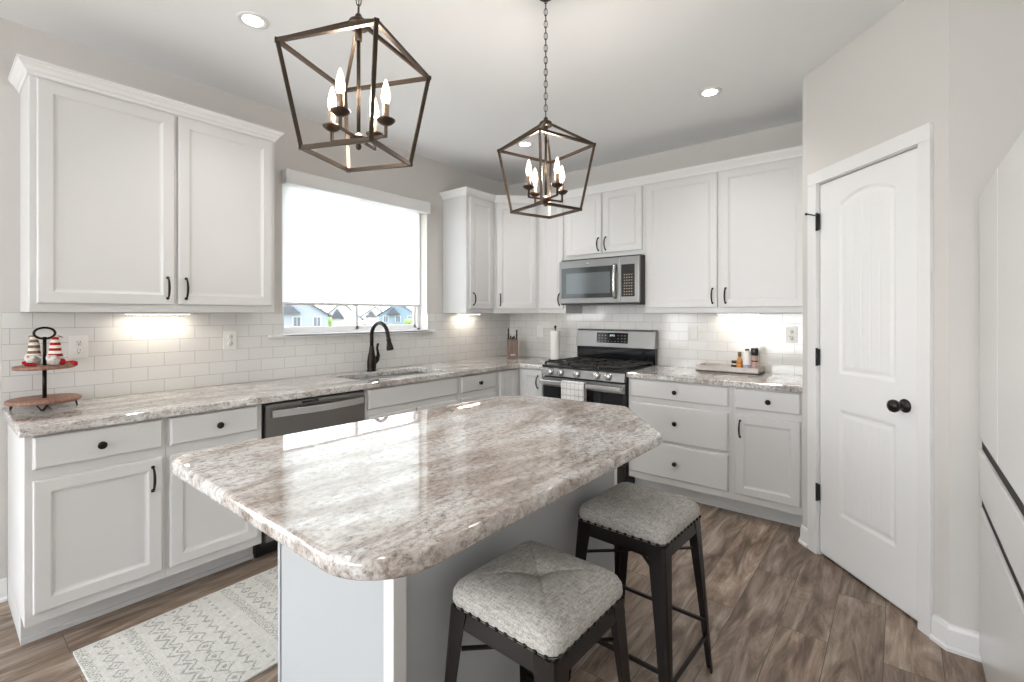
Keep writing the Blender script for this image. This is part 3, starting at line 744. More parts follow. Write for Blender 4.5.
# ------------------------------------------------------------------ microwave
r = thing('microwave', 'stainless over-the-range microwave mounted under the short cabinet', 'microwave', (.916, 0, 1.438))
W_ = .76
b = B(); b.box(0, W_, -.385, -.012, 0, .402); b.build('microwave_body', 'black', r, bevel=.002)
b = B(); b.box(0, .597, -.415, -.386, .012, .388, bev=.004); md_ = b.build('microwave_door', 'ss', r)
b = B(); b.box(.025, .535, -.4175, -.412, .058, .325); mw = b.build('door_glass', mat('smoked_glass', (.035, .038, .042), .05, spec=.8), md_, bevel=.002)
b = B(); b.box(.075, .505, -.4182, -.4160, .095, .275); b.build('window_mesh', mat('perforated_window_screen', (.16, .175, .185), .12, .3), md_)
b = B(); b.tube([(.552, -.418, .052), (.552, -.438, .068), (.552, -.445, .12), (.552, -.447, .19), (.552, -.445, .26), (.552, -.438, .312), (.552, -.418, .328)], .0125, 12); b.build('door_handle', 'ss_bright', md_)
b = B(); b.box(.600, W_, -.415, -.386, .012, .388, bev=.004); cp_ = b.build('control_panel', 'ss', r)
b = B(); b.box(.606, .722, -.4175, -.412, .062, .325); b.build('keypad', 'black_gloss', cp_, bevel=.001)
b = B()
for i in range(4):
    for j in range(8): b.box(.628 + i * .021, .640 + i * .021, -.4182, -.417, .075 + j * .023, .084 + j * .023)
b.build('keypad_buttons', mat('beige_key_print', (.30, .25, .18), .5), cp_)
b = B(); b.box(.01, W_ - .01, -.40, -.02, -.002, .011); b.build('vent_grille', 'black', r)
b = B(); b.lathe([(.011, 0), (.011, .0015), (0, .0015)], (.285, -.415, .356), axis='-y', n=20); b.build('badge', 'ss_bright', md_)

# ------------------------------------------------------------------ refrigerator
r = thing('refrigerator', 'white refrigerator with black horizontal handle grooves at the right edge of the view', 'refrigerator', (3.53, -1.418, 0))
b = B(); b.box(.062, .80, -.905, -.002, .03, 1.815, bev=.004); b.build('refrigerator_body', 'fridge', r)
b = B(); b.box(.035, .0615, -.905, -.002, .05, 1.80); b.build('door_gasket', 'gasket', r)
b = B(); b.box(0, .055, -.449, 0, .873, 1.824, bev=.006); b.build('upper_door', 'fridge', r)
b = B(); b.box(0, .055, -.908, -.453, .873, 1.824, bev=.006); b.build('upper_door', 'fridge', r)
b = B(); b.box(0, .055, -.908, 0, .648, .830, bev=.006); b.build('middle_drawer', 'fridge', r)
b = B(); b.box(0, .055, -.908, 0, .035, .606, bev=.006); b.build('freezer_drawer', 'fridge', r)
for z in (.606, .830):
    b = B(); b.box(.008, .0345, -.905, -.003, z + .001, z + (.041 if z < .7 else .042)); b.build('handle_recess', 'gasket', r)
b = B(); b.box(.05, .78, -.88, -.03, 0, .0295); b.build('base_grille', 'black', r)

# ------------------------------------------------------------------ bar stools
def make_stool(label):
    r = thing('bar_stool', label, 'stool', group='counter stools at the island')
    s = .165; zt_ = .585
    # cushion: rounded-square rings, domed, with a tufted cross
    b = B(); n = 56; seqs = []
    def sq(h, rad, z, dome=False):
        pts = []
        base = rrect(h, h, rad, 0, 13)
        return [(x, y, z) for x, y, _ in base]
    for h, rad, z in ((s - .004, .03, zt_), (s + .003, .032, zt_ + .004), (s + .008, .036, zt_ + .02), (s + .008, .04, zt_ + .04), (s + .001, .042, zt_ + .055), (s - .014, .04, zt_ + .066)): seqs.append(sq(h, rad, z))
    for k_ in (.85, .72, .6, .48, .36, .24, .13, .05, .015):
        ring = []
        for x, y, _ in rrect(s, s, .04, 0, 13):
            X, Y = x * k_, y * k_
            zz = zt_ + .083 - .017 * (max(abs(X), abs(Y)) / s) ** 3
            rr_ = math.hypot(X, Y)
            crease = 0
            for dx, dy in ((X - Y, X + Y),):
                dd = min(abs(dx), abs(dy)) / 1.414; crease = max(crease, .0042 * math.exp(-(dd / .0065) ** 2) * math.exp(-(rr_ / .16) ** 2))
            zz -= crease + .013 * math.exp(-(rr_ / .028) ** 2)
            ring.append((X, Y, zz))
        seqs.append(ring)
    b.rings(seqs); b.build('seat_cushion', 'linen', r)
    b = B(); pos = []
    for i in range(11):
        t = (-1 + 2 * i / 10) * (s - .018)
        for q_ in ((t, -s - .006), (t, s + .006), (-s - .006, t), (s + .006, t)): pos.append(q_)
    for x, y in pos: b.sphere((x, y, zt_ + .009), .0062, 8, 5)
    hb_ = s + .0055
    ro, ri = rrect(hb_, hb_, .034, 0, 8), rrect(hb_ - .004, hb_ - .004, .031, 0, 8)
    b.rings([[(x, y, zt_ + .0075) for x, y, _ in ro], [(x, y, zt_ + .0105) for x, y, _ in ro], [(x, y, zt_ + .0105) for x, y, _ in ri], [(x, y, zt_ + .0075) for x, y, _ in ri], [(x, y, zt_ + .0075) for x, y, _ in ro]], False, False, smooth=False)
    b.build('nailhead_trim', 'black_metal', r)
    b = B()
    for q_ in range(4):
        a = q_ * PI / 2; ca, sa = math.cos(a), math.sin(a)
        def rt(x, y, z): return (x * ca - y * sa, x * sa + y * ca, z)
        rr = []
        for x in (-s, s): rr.append([rt(x, -s - .006, zt_ - .042), rt(x, -s + .004, zt_ - .042), rt(x, -s + .004, zt_ + .002), rt(x, -s + .001, zt_ + .002)])
        b.rings(rr, smooth=False)
    b.prism([(x, y) for x, y, _ in rrect(s - .004, s - .004, .03, 0, 5)], zt_ - .006, zt_)
    b.build('seat_frame', 'black_metal', r, bevel=.001)
    zl = zt_ + .001; ft = .200
    for q_ in range(4):
        a = q_ * PI / 2 + PI / 4; ca, sa = math.cos(a), math.sin(a)
        sx, sy = (1 if ca > 0 else -1), (1 if sa > 0 else -1)
        b = B()
        # folded sheet leg: an L with a rounded outer corner that narrows downwards
        rr = []
        for t, wdt in ((0, .062), (.12, .055), (.5, .040), (1, .026)):
            z = zl * (1 - t); p = s + .004 + (ft - s) * t; c_ = .012; th_ = .003
            o_ = [(-wdt, 0), (-c_, 0), (-c_ * .3, -c_ * .3), (0, -c_), (0, -wdt), (-th_, -wdt), (-th_, -c_), (-c_ * .45, -c_ * .45), (-c_, -th_), (-wdt, -th_)]
            rr.append([((p + u) * sx, (p + v) * sy, z) for u, v in o_])
        b.rings(rr, smooth=False); b.build('leg', 'black_metal', r)
    def P_(t, sx, sy, inn=.01): pz = zl * (1 - t); p = s + .004 + (ft - s) * t - inn; return (p * sx, p * sy, pz)
    for (c1, c2, tt) in (((1, -1), (1, 1), .76), ((-1, -1), (-1, 1), .76), ((1, 1), (-1, 1), .68), ((1, -1), (-1, -1), .68)):
        b = B(); b.bar(P_(tt, *c1), P_(tt, *c2), .010, .012); b.build('foot_rail', 'black_metal', r)
    b = B(); b.bar(P_(.2, 1, 1, .03), P_(.2, -1, -1, .03), .012, .006); b.bar(P_(.2, -1, 1, .03), P_(.2, 1, -1, .03), .012, .006)
    b.build('cross_brace', 'black_metal', r)
    return r
st = make_stool('dark metal bar stool with oatmeal cushion, nearest the camera at the island corner')
st.location = (2.537, -2.985, 0); st.rotation_euler = (0, 0, R(-1))
dup(st, (2.530, -2.325, 0), R(-2), 'dark metal bar stool with tufted oatmeal cushion, farther one toward the stove')

# ------------------------------------------------------------------ lantern pendants
def make_pendant(label):
    r = thing('lantern_pendant', label, 'pendant light', (0, 0, 1.812), 0, 'lantern pendants over the island')
    z0 = 1.812; zt_, zb, zh = 2.090 - z0, 0, 2.195 - z0; rt_, rb = .212, .153
    b = B(); T_ = [(rt_ * math.cos(i * PI / 2), rt_ * math.sin(i * PI / 2), zt_) for i in range(4)]; Bt = [(rb * math.cos(i * PI / 2), rb * math.sin(i * PI / 2), zb) for i in range(4)]
    wd = .0105
    for i in range(4):
        b.bar(T_[i], T_[(i + 1) % 4], wd, wd); b.bar(Bt[i], Bt[(i + 1) % 4], wd, wd); b.bar(T_[i], Bt[i], wd, wd)
        b.bar(T_[i], (.018 * math.cos(i * PI / 2), .018 * math.sin(i * PI / 2), zh), wd * .9, wd * .9)
        for P__ in (T_[i], Bt[i]): b.box(P__[0] - .0065, P__[0] + .0065, P__[1] - .0065, P__[1] + .0065, P__[2] - .0055, P__[2] + .0055)
    b.build('cage_frame', 'cage', r)
    b = B(); b.lathe([(.0, zh - .012), (.028, zh - .010), (.030, zh), (.026, zh + .008), (.012, zh + .012), (.010, zh + .024), (.006, zh + .03), (0, zh + .03)], n=20); b.build('hub', 'cage', r)
    b = B(); b.tube([(0, 0, zh - .01), (0, 0, .05)], .0055, 10); b.lathe([(0, zh - .05), (.010, zh - .048), (.010, zh - .015), (.006, zh - .01)], n=12)
    b.lathe([(0, .018), (.007, .022), (.009, .030), (.006, .036), (.010, .040), (.022, .044), (.024, .052), (.016, .060), (.008, .064), (.0055, .068)], n=20); b.build('centre_stem', 'cage', r)
    for i in range(4):
        a = i * PI / 2; c_, s_ = math.cos(a), math.sin(a); ra = .088
        b = B(); b.bar((.01 * c_, .01 * s_, .050), (ra * c_, ra * s_, .050), .007, .007); b.bar((ra * c_, ra * s_, .047), (ra * c_, ra * s_, .085), .007, .007)
        am = b.build('candle_arm', 'cage', r)
        b = B(); b.lathe([(0, .080), (.008, .081), (.018, .086), (.026, .094), (.0265, .097), (.012, .096)], (ra * c_, ra * s_, 0), n=20); b.build('candle_cup', 'cage', am)
        b = B(); b.lathe([(.0095, .096), (.0095, .140), (.008, .141)], (ra * c_, ra * s_, 0), n=14); b.build('candle_sleeve', 'sleeve', am)
        b = B(); b.lathe([(.006, .139), (.009, .145), (.0128, .157), (.0128, .168), (.0095, .186), (.005, .204), (.0015, .212), (0, .213)], (ra * c_, ra * s_, 0), n=16); bu = b.build('bulb', 'bulb', am)
    b = B(); zc = zh + .03; i = 0; top = H - .014 - z0
    while zc < top:
        ln = .034; cen = zc + ln / 2 - .004; pts = []
        for j in range(12):
            t = 2 * PI * j / 12; u = .0075 * math.cos(t); v_ = ln / 2 * math.sin(t)
            pts.append((u, 0, cen + v_) if i % 2 == 0 else (0, u, cen + v_))
        b.tube(pts, .0017, 6, closed=True); zc += ln - .0075; i += 1
    b.tube([(0.002, 0, zh + .02), (.004, .002, (zh + top) / 2), (0, 0, top)], .0015, 6)
    b.build('chain', 'cage', r)
    b = B(); b.lathe([(0, H - z0 - .014), (.006, H - z0 - .013), (.009, H - z0 - .007), (.026, H - z0 - .006), (.032, H - z0 - .003), (.033, H - z0 - .0005)], n=28); b.build('ceiling_canopy', 'cage', r)
    return r
pd = make_pendant('bronze caged lantern pendant hanging over the near end of the island')
pd.location = (2.075, -3.234, 1.812); pd.rotation_euler = (0, 0, R(-21.7))
p2 = dup(pd, (2.079, -2.295, 1.812), R(-61.5), 'bronze caged lantern pendant over the far end of the island, toward the stove')
for p_, aa in ((pd, 46), (p2, 40)):
    for c in p_.children:
        if c.name.startswith('candle_arm'): c.rotation_euler = (0, 0, R(aa))
for (x, y) in ((2.075, -3.234), (2.079, -2.295)):
    l = bpy.data.lights.new('candle_light', 'POINT'); l.energy = 10; l.color = (1, .90, .80); l.shadow_soft_size = .04
    lo = bpy.data.objects.new('candle_light', l); COL.objects.link(lo); lo.location = (x, y, 1.975)

# ------------------------------------------------------------------ recessed and under-cabinet lights
for (x, y, lb) in ((.903, -3.04, 'round recessed ceiling light above the cabinet left of the window'), (.901, -.904, 'round recessed ceiling light seen through the far pendant near the corner'), (2.363, -.897, 'round recessed ceiling light in front of the stove wall near the pantry')):
    r = thing('recessed_light', lb, 'ceiling light', (x, y, H), 0, 'recessed ceiling lights')
    b = B(); b.lathe([(.044, -.001), (.046, -.005), (.064, -.006), (.070, -.003), (.070, -.0005)], n=36); b.build('trim_ring', 'trim', r)
    b = B(); b.lathe([(0, -.0045), (.0438, -.0045), (.0438, -.001), (0, -.001)], n=32); b.build('lamp_lens', 'lens', r)
    l = bpy.data.lights.new('downlight', 'SPOT'); l.energy = 30; l.spot_size = R(125); l.spot_blend = .9; l.color = (1, .97, .94); l.shadow_soft_size = .06
    lo = bpy.data.objects.new('downlight', l); COL.objects.link(lo); lo.location = (x, y, H - .012)
for (x, y, rz, lb, pw) in ((.085, -3.20, 90, 'slim light bar under the wall cabinet left of the window', .65), (.085, -.72, 90, 'slim light bar under the narrow cabinet right of the window', .6), (2.33, -.085, 0, 'slim light bar under the wall cabinet above the spice tray', .6)):
    r = thing('light_bar', lb, 'under-cabinet light', (x, y, UZ0 - .0005), R(rz))
    b = B(); b.box(-.16, .16, -.016, .016, -.010, 0, bev=.002); b.build('housing', 'trim', r)
    b = B(); b.box(-.145, .145, -.010, .010, -.0115, -.0095); b.build('lens', 'puck', r)
    lo = area('bar_glow', (x, y, UZ0 - .014), (0, 0, R(rz)), .29, .02, pw, (1, .88, .72))

# ------------------------------------------------------------------ outlets and switches
def plate(label, cat, loc, rotz, kind, grp=None):
    r = thing('wall_outlet' if kind == 'outlet' else 'light_switch', label, cat, loc, rotz, grp)
    wv = .038
    b = B(); b.box(-wv, wv, -.006, 0, -.058, .058, bev=.002); b.build('cover_plate', 'plastic', r)
    if kind == 'outlet':
        b = B()
        for zc in (-.022, .022): b.lathe([(.0165, .006), (.0165, .0075), (.0, .0075)], (0, 0, zc), axis='-y', n=18)
        so_ = b.build('socket', 'plastic', r)
        b = B()
        for zc in (-.022, .022):
            for dx in (-.007, .005): b.box(dx, dx + .0022, -.0082, -.007, zc - .002, zc + .008)
            b.box(-.0025, .0025, -.0082, -.007, zc - .011, zc - .006)
        b.build('socket_slots', 'slot', so_)
    else:
        b = B(); b.box(-.017, .017, -.0085, -.004, -.034, .034, bev=.0015); b.build('rocker', 'plastic', r)
    return r
plate('white wall outlet behind the tiered stand', 'outlet', (.0095, -3.528, 1.188), WL, 'outlet')
plate('white wall outlet between the left wall cabinet and the window', 'outlet', (.0095, -2.81, 1.192), WL, 'outlet')
plate('white wall switch between the knife block and the paper towels', 'switch', (.415, -.0095, 1.18), 0, 'switch')
plate('white wall switch right of the stove above the counter', 'switch', (1.965, -.0095, 1.20), 0, 'switch')
plate('white wall outlet near the pantry beyond the spice tray', 'outlet', (2.677, -.0095, 1.205), 0, 'outlet')

# ------------------------------------------------------------------ rug
RW, RL = .70, 1.95
def rug():
    b = B(); nx, ny = 150, 416; g = []
    for j in range(ny + 1):
        g.append([b.bm.verts.new((RW * i / nx + .002 * math.sin(j * .9), RL * j / ny, .009 + (.0012 * math.sin(i * 1.7) * math.cos(j * 1.3)))) for i in range(nx + 1)])
    rnd = random.Random(3)
    def pat(u, v):                     # centimetres: u across, v along
        v = v % 65.0
        def band(c, h): return abs(v - c) < h
        if band(5, 2.6):                # dense dotted band
            return (int(u * 1.0) + int(v * 1.0)) % 2 == 0 and rnd.random() < .78
        if 9 < v < 17:                  # diamonds with little centres
            cu = (u % 8.0) - 4; cv = v - 13; d = abs(cu) + abs(cv); return 2.2 < d < 3.5 or d < .9
        if 18.5 < v < 21: return ((u + 1) % 6) < .9 and abs(v - 19.7) < .6
        if band(24, 2.4):
            return (int(u * 1.0 + v) % 2 == 0) and rnd.random() < .72
        if 28 < v < 38:                 # zigzag strokes
            cu = (u % 9.0) - 4.5; z = abs(cu) * 1.1; return abs((v - 30) - z) < .8 or abs((v - 33.5) - z) < .7
        if 39 < v < 49:
            cu = ((u + 3) % 11.0) - 5.5; cv = v - 44; d = abs(cu) + abs(cv); return 3.6 < d < 4.7 or d < 1.6 or (abs(cu) > 4.7 and abs(cv) < 1.3 and rnd.random() < .7)
        if 50.5 < v < 57:
            cu = (u % 7.0) - 3.5; return abs(abs(cu) - (v - 51)) < .75 and abs(cu) < 3.2
        if 58.5 < v < 62: return abs((u % 5) - 2.5) < .8 and abs(v - 60) < .9
        return False
    fs = []
    for j in range(ny):
        for i in range(nx):
            f_ = b.bm.faces.new((g[j][i], g[j][i + 1], g[j + 1][i + 1], g[j + 1][i])); f_.smooth = True
            u, v = (i + .5) * RW * 100 / nx * 1.22, (j + .5) * RL * 100 / ny * 1.22
            f_.material_index = 1 if (1 < u < 84 and pat(u, v + 3) and rnd.random() < .93) else 0
    lo = [b.bm.verts.new((x, y, .0005)) for x, y in ((0, 0), (RW, 0), (RW, RL), (0, RL))]
    b.bm.faces.new([lo[0], lo[1]] + g[0][::-1]); b.bm.faces.new([lo[3]] + g[-1] + [lo[2]])
    b.bm.faces.new([lo[0]] + [r_[0] for r_ in g] + [lo[3]]); b.bm.faces.new([lo[1]] + [r_[-1] for r_ in g] + [lo[2]])
    return b
r = rug().build('runner_rug', ['rug_cream', 'rug_grey'], loc=(.735, -3.655, 0), rotz=0)
r.rotation_euler = (0, 0, R(1.5)); tag(r, 'cream runner rug with grey tribal pattern on the floor beside the island', 'rug')

# ------------------------------------------------------------------ counter-top objects
# tiered stand with gnomes
SXY = (.17, -3.672)
r = thing('tiered_stand', 'two-tier round wooden tray stand with dark metal handle at the left end of the counter', 'tiered tray', (*SXY, .914))
b = B(); b.lathe([(.0, .030), (.125, .030), (.131, .034), (.131, .045), (.126, .048), (0, .048)], n=40); b.build('lower_tray', 'tray_wood', r)
b = B(); b.lathe([(.0, .186), (.104, .186), (.109, .189), (.109, .198), (.105, .201), (0, .201)], n=40); b.build('upper_tray', 'tray_wood', r)
b = B(); b.tube([(0, 0, .048), (0, 0, .188)], .008, 12); b.tube([(0, 0, .200), (0, 0, .335)], .007, 12); b.build('centre_pole', 'bronze', r)
b = B(); pts = [(.0, .036 * math.cos(2 * PI * i / 24) * 1.0, .352 + .026 * math.sin(2 * PI * i / 24)) for i in range(24)]; b.tube(pts, .0052, 8, closed=True); b.build('ring_handle', 'bronze', r, rotz=R(-10))
for a in (255, -10, 80, 170):
    b = B(); c_, s_ = math.cos(R(a)), math.sin(R(a)); px_, py_ = .108 * c_, .108 * s_; tx, ty = -s_ * .020, c_ * .020
    b.tube([(px_ - tx, py_ - ty, .031), (px_ * 1.05 - tx * .1, py_ * 1.05 - ty * .1, .003), (px_ * 1.05 + tx * .1, py_ * 1.05 + ty * .1, .003), (px_ + tx, py_ + ty, .031)], .0035, 8); b.build('hairpin_leg', 'bronze', r)
def gnome(label, loc, rotz, mats_, lean):
    r = thing('gnome_figurine', label, 'figurine', loc, rotz)
    b = B(); b.sphere((0, 0, .021), .026, 18, 12, (1.0, .95, .80)); b.build('body', 'beard', r)
    b = B(); rr = []
    for i in range(9):
        t = i / 8; w__ = .025 * math.sin(PI * (.30 + .68 * t)); rr.append([(w__ * math.cos(2 * PI * k / 14), -.018 + w__ * .5 * math.sin(2 * PI * k / 14), .050 - .046 * t) for k in range(14)])
    b.rings(rr); b.build('beard', 'beard', r)
    b = B(); b.sphere((0, -.029, .044), .007, 12, 8); b.build('nose', 'skin', r)
    b = B(); rr = []; ns = 18
    for i in range(ns + 1):
        t = i / ns; rad = .0265 * (1 - t) ** .8 * (1 - .1 * math.sin(t * 9)) + .003; h = .043 + .088 * min(t, .75) / .75; off = 0
        if t > .72: off = (t - .72) / .28 * .034 * lean; h = .043 + .088 + .006 * math.sin((t - .72) / .28 * PI)
        rr.append([(off + rad * math.cos(2 * PI * k / 18), rad * .9 * math.sin(2 * PI * k / 18), h + (rad * .45 * -lean * math.cos(2 * PI * k / 18) if t > .8 else 0)) for k in range(18)])
    V = [[b.bm.verts.new(p) for p in q__] for q__ in rr]
    for i in range(ns):
        for k in range(18):
            f_ = b.bm.faces.new((V[i][k], V[i][(k + 1) % 18], V[i + 1][(k + 1) % 18], V[i + 1][k])); f_.smooth = True; f_.material_index = (i // 2) % 2
    b.bm.faces.new(V[-1]); b.bm.faces.new(V[0][::-1])
    b.build('hat', mats_, r)
    return r
fa = R(39)
def on(dx, dd): return (SXY[0] + dx * math.cos(fa) - dd * math.sin(fa) * -1 * -1, SXY[1] + dx * math.sin(fa) + dd * math.cos(fa), .914 + .2013)
gnome('small grey-bearded gnome in a cream and brown striped hat on the upper tray', on(-.038, -.012), fa, ['cream_knit', 'brown_knit'], -1)
gnome('small grey-bearded gnome in a red and white striped hat on the upper tray', on(.062, -.012), fa, ['red', 'cream_knit'], 1)
b = B(); b.tube([(-.11, 0, .006), (-.095, .008, .010), (-.07, .0, .0095), (-.05, -.012, .009), (-.03, -.022, .009)], [.007, .0095, .010, .010, .008], 10)
tag(b.build('red_ornament', 'red', loc=(SXY[0] - .012, SXY[1] - .012, 1.1162), rotz=fa + R(-12)), 'red fabric ornament lying at the left side of the upper tray', 'ornament')
b = B(); b.sphere((.0, 0, .016), .015, 14, 10, (1, .8, 1)); b.tube([(.01, 0, .013), (.032, 0, .016), (.05, 0, .015), (.062, -.002, .010), (.070, -.004, .0)], [.005, .0045, .008, .011, .006], 10)
tag(b.build('red_ornament', 'red', loc=(SXY[0] + .070, SXY[1] + .052, 1.1162), rotz=fa), 'red fabric ornament hanging over the right edge of the upper tray', 'ornament')
b = B()
for i in range(7): b.sphere((-.018 + i * .006, .0 - .002 * math.sin(i), .0085 + .002 * (i % 2)), .0075, 10, 8)
tag(b.build('red_ornament', 'red', loc=(SXY[0] + .032, SXY[1] - .052, 1.1153), rotz=fa), 'red fabric ornament between the two gnomes', 'ornament')
# knife block
r = thing('knife_block', 'brown wooden knife block with dark handles in the counter corner', 'knife block', (.262, -.272, .914), R(42))
b = B(); b.rings([[(x, -.05, 0), (x, .055, 0), (x, .080, .20), (x, -.02, .185)] for x in (-.055, .055)], smooth=False); b.build('block', 'block_wood', r, bevel=.004)
b = B(); b.box(-.022, .022, -.047, -.042, .028, .042); b.build('badge', 'ss_bright', r)
for i, (x, y, h) in enumerate(((-.042, .02, .105), (.042, .02, .09), (-.018, .04, .03), (.018, .04, .03), (0, .0, .02))):
    b = B(); z = .19; b.tube([(x, y, z - .008), (x, y + .006, z + h * .35), (x, y + .009, z + h * .7), (x, y + .014, z + h)], [.0075, .0085, .0075, .009], 8); b.build('knife_handle', 'black_metal', r)
# paper towels
r = thing('paper_towel_holder', 'white paper towel roll upright on its holder left of the stove', 'paper towels', (.752, -.235, .914))
b = B(); b.lathe([(0, 0), (.065, 0), (.068, .004), (.064, .010), (0, .012)], n=32); b.build('base', 'bronze', r)
b = B(); b.tube([(0, 0, .01), (0, 0, .315)], .005, 10); b.lathe([(0, .335), (.009, .333), (.012, .324), (.010, .31), (.004, .300)], n=14); b.build('post', 'bronze', r)
b = B(); b.lathe([(.018, .0125), (.044, .0125), (.046, .016), (.046, .280), (.044, .284), (.018, .284), (.018, .0125)], n=36); b.build('paper_roll', 'paper', r)
# spice tray and its bottles
r = thing('wooden_tray', 'whitewashed rectangular wooden tray on the counter right of the stove', 'tray', (2.285, -.145, .914))
b = B(); hx, hy = .22, .108
b.box(-hx, hx, -hy, hy, .003, .014); b.box(-hx, hx, -hy, -hy + .014, .0, .05, bev=.002); b.box(-hx, hx, hy - .014, hy, 0, .05, bev=.002); b.box(-hx, -hx + .014, -hy + .014, hy - .014, 0, .05); b.box(hx - .014, hx, -hy + .014, hy - .014, 0, .05)
b.build('tray_box', 'washed_wood', r)
zt2 = .914 + .0145
def bottle(name, label, x, y, prof, m, cap, capm, lab=None):
    r = thing(name, label, 'bottle' if 'bottle' in name else 'jar', (x, y, zt2))
    b = B(); b.lathe(prof, n=20); b.build('body', m, r)
    b = B(); b.lathe(cap, n=18); b.build('cap', capm, r)
    if lab: b = B(); b.lathe([(lab[0], lab[1]), (lab[0], lab[2])], n=20); lo_ = b.build('paper_label', lab[3], r)
    return r
M['dark_glass'] = mat('dark_brown_glass', (.03, .018, .012), .15)
M['amber'] = mat('orange_sauce', (.62, .24, .05), .2)
M['olive'] = mat('olive_cap', (.20, .17, .08), .5)
M['lav'] = mat('lavender_plastic', (.42, .38, .50), .4)
M['label_w'] = mat('white_label', (.78, .76, .74), .6)
M['pepper'] = mat('peppercorns_in_grinder', (.42, .28, .24), .35)
bottle('spice_jar', 'small dark jar with a black lid, leftmost on the wooden tray', 2.322, -.16, [(0, 0), (.021, 0), (.023, .003), (.023, .055), (.018, .062)], 'dark_glass', [(0, .078), (.019, .078), (.020, .076), (.020, .061), (.0, .061)], 'black', (.0233, .048, .056, 'label_w'))
bottle('sauce_bottle', 'orange sauce bottle with an olive cap on the wooden tray', 2.362, -.17, [(0, 0), (.020, 0), (.022, .003), (.022, .070), (.018, .085), (.010, .100), (.009, .115)], 'amber', [(0, .146), (.011, .146), (.0125, .142), (.0125, .112), (0, .112)], 'olive', (.0224, .060, .068, 'olive'))
bottle('spray_bottle', 'white and lavender bottle with a small black top on the wooden tray', 2.412, -.165, [(0, 0), (.026, 0), (.028, .004), (.028, .048), (.028, .12), (.018, .145), (.013, .152)], 'label_w', [(0, .170), (.013, .170), (.014, .168), (.014, .156), (0, .156)], 'black', (.0283, .006, .052, 'lav'))
bottle('pepper_grinder', 'tall pinkish pepper grinder with a black cap, rightmost on the wooden tray', 2.462, -.158, [(0, 0), (.023, 0), (.024, .003), (.024, .118), (.022, .124)], 'pepper', [(0, .178), (.022, .178), (.0255, .174), (.0255, .126), (.022, .122), (0, .122)], 'black', (.0244, .078, .086, 'dark_glass'))
for o_ in COL.objects:
    if o_.name.startswith('pepper_grinder'): o_['category'] = 'pepper grinder'

# ------------------------------------------------------------------ outdoors seen below the shade
M['grass'] = mat('lawn', (.17, .20, .12), .9)
M['siding_w'] = mat('white_siding', (.42, .42, .42), .7); M['siding_g'] = mat('grey_siding', (.20, .23, .27), .7); M['siding_b'] = mat('blue_grey_siding', (.14, .20, .25), .7)
M['roofs'] = mat('dark_shingles', (.06, .065, .08), .9); M['hwin'] = mat('house_window_glass', (.07, .09, .11), .15)
M['leaf'] = mat('tree_leaves', (.13, .24, .06), .9); n = noise(M['leaf'], mapping(M['leaf']), 1.5, 4); L(M['leaf'], ramp(M['leaf'], n.outputs[0], [(.35, (.07, .15, .03)), (.65, (.24, .38, .10))]), BS(M['leaf']).inputs['Base Color'])
b = B(); b.box(-420, -1.0, -90, 400, -4.6, -4.2); b.box(-1.2, -.30, -10, 3, -4.6, -.15); struct(b.build('ground', 'grass'))
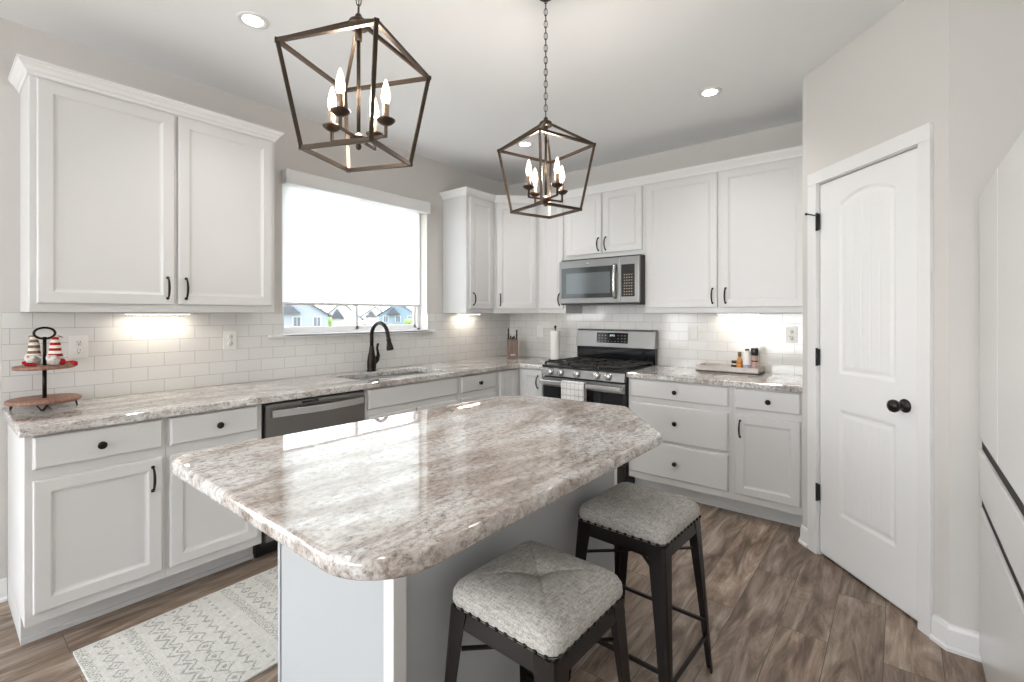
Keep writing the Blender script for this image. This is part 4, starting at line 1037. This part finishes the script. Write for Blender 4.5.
def house(label, x, y, w_, d_, h_, roof, m, rz=0):
    r = thing('house', label, 'house', (x, y, -4.2), rz)
    b = B(); b.box(-d_ / 2, d_ / 2, -w_ / 2, w_ / 2, 0, h_)
    b.rings([[(xx, -w_ / 2, h_), (xx, w_ / 2, h_), (xx, 0, h_ + roof)] for xx in (-d_ / 2, d_ / 2)], smooth=False); b.build('walls', m, r)
    b = B()
    for s_ in (-1, 1):
        b.rings([[(xx, s_ * (w_ / 2 + .5), h_ - .45), (xx, s_ * (w_ / 2 + .5), h_ - .15), (xx, 0, h_ + roof + .3), (xx, 0, h_ + roof)] for xx in (-d_ / 2 - .4, d_ / 2 + .4)], smooth=False)
    # cross gable facing the kitchen
    b.rings([[(0, -w_ * .30, h_ + .1), (0, w_ * .06, h_ + .1), (0, -w_ * .12, h_ + roof * .62)], [(d_ / 2 + 1.0, -w_ * .30, h_ + .1), (d_ / 2 + 1.0, w_ * .06, h_ + .1), (d_ / 2 + 1.0, -w_ * .12, h_ + roof * .62)]], smooth=False)
    b.build('roof', 'roofs', r)
    for i in range(3):
        for z in (1.0, 3.7):
            if z + 1.4 > h_: continue
            yy = -w_ * .32 + i * w_ * .32; b = B(); b.box(d_ / 2, d_ / 2 + .12, yy - .65, yy + .65, z - .1, z + 1.5); b.mi = 1; b.box(d_ / 2 + .1, d_ / 2 + .16, yy - .5, yy - .04, z, z + 1.4); b.box(d_ / 2 + .1, d_ / 2 + .16, yy + .04, yy + .5, z, z + 1.4); b.build('window', [m if m != 'siding_w' else 'siding_g', 'hwin'], r).data.materials[0] = M['siding_w']
    return r
import mathutils
def outp(px, D, z=0):
    f_ = Vector((-math.sin(R(39.23)), math.cos(R(39.23)))); rr_ = Vector((math.cos(R(39.23)), math.sin(R(39.23))))
    p = Vector((3.288, -4.028)) + (f_ + rr_ * ((px - 509.6) / 477.25)) * D; return p.x, p.y
def faceto(x, y): return math.atan2(-4.0 - y, 3.3 - x)
for px, D, w_, d_, h_, ro, m, lb in ((297, 78, 9.0, 9, 5.6, 2.6, 'siding_g', 'grey house with white-framed window, leftmost through the window below the shade'),
                                     (342, 125, 9.5, 10, 4.4, 4.2, 'siding_w', 'white gabled house with a dark roof seen through the left pane'),
                                     (375, 160, 10, 10, 4.6, 3.4, 'siding_w', 'white house with a low gable seen left of the faucet in the right pane'),
                                     (398, 120, 9, 9, 5.4, 3.0, 'siding_b', 'blue-grey house seen through the right end of the window')):
    x, y = outp(px, D); house(lb, x, y, w_, d_, h_, ro, m, faceto(x, y))
def tree(label, px, D, h_, rad):
    x, y = outp(px, D); r = thing('tree', label, 'tree', (x, y, -4.2))
    b = B(); b.tube([(0, 0, 0), (.1, 0, h_ * .5)], [.25, .15], 8); b.build('trunk', 'block_wood', r)
    b = B(); rn = random.Random(int(px))
    for i in range(26):
        a = rn.random() * 2 * PI; q_ = rn.random() ** .5 * rad * .7; zz = h_ * (.35 + .6 * rn.random())
        b.sphere((q_ * math.cos(a), q_ * math.sin(a), zz), rad * (.25 + .2 * rn.random()), 8, 6)
    b.build('crown', 'leaf', r)
tree('bright green tree between the two leftmost houses seen through the left pane', 320, 95, 6.2, 2.9)
tree('small green tree seen through the right pane beside the blue-grey house', 388, 100, 3.4, 1.8)
tree('green bush seen at the far right of the right pane', 413, 110, 4.0, 2.4)
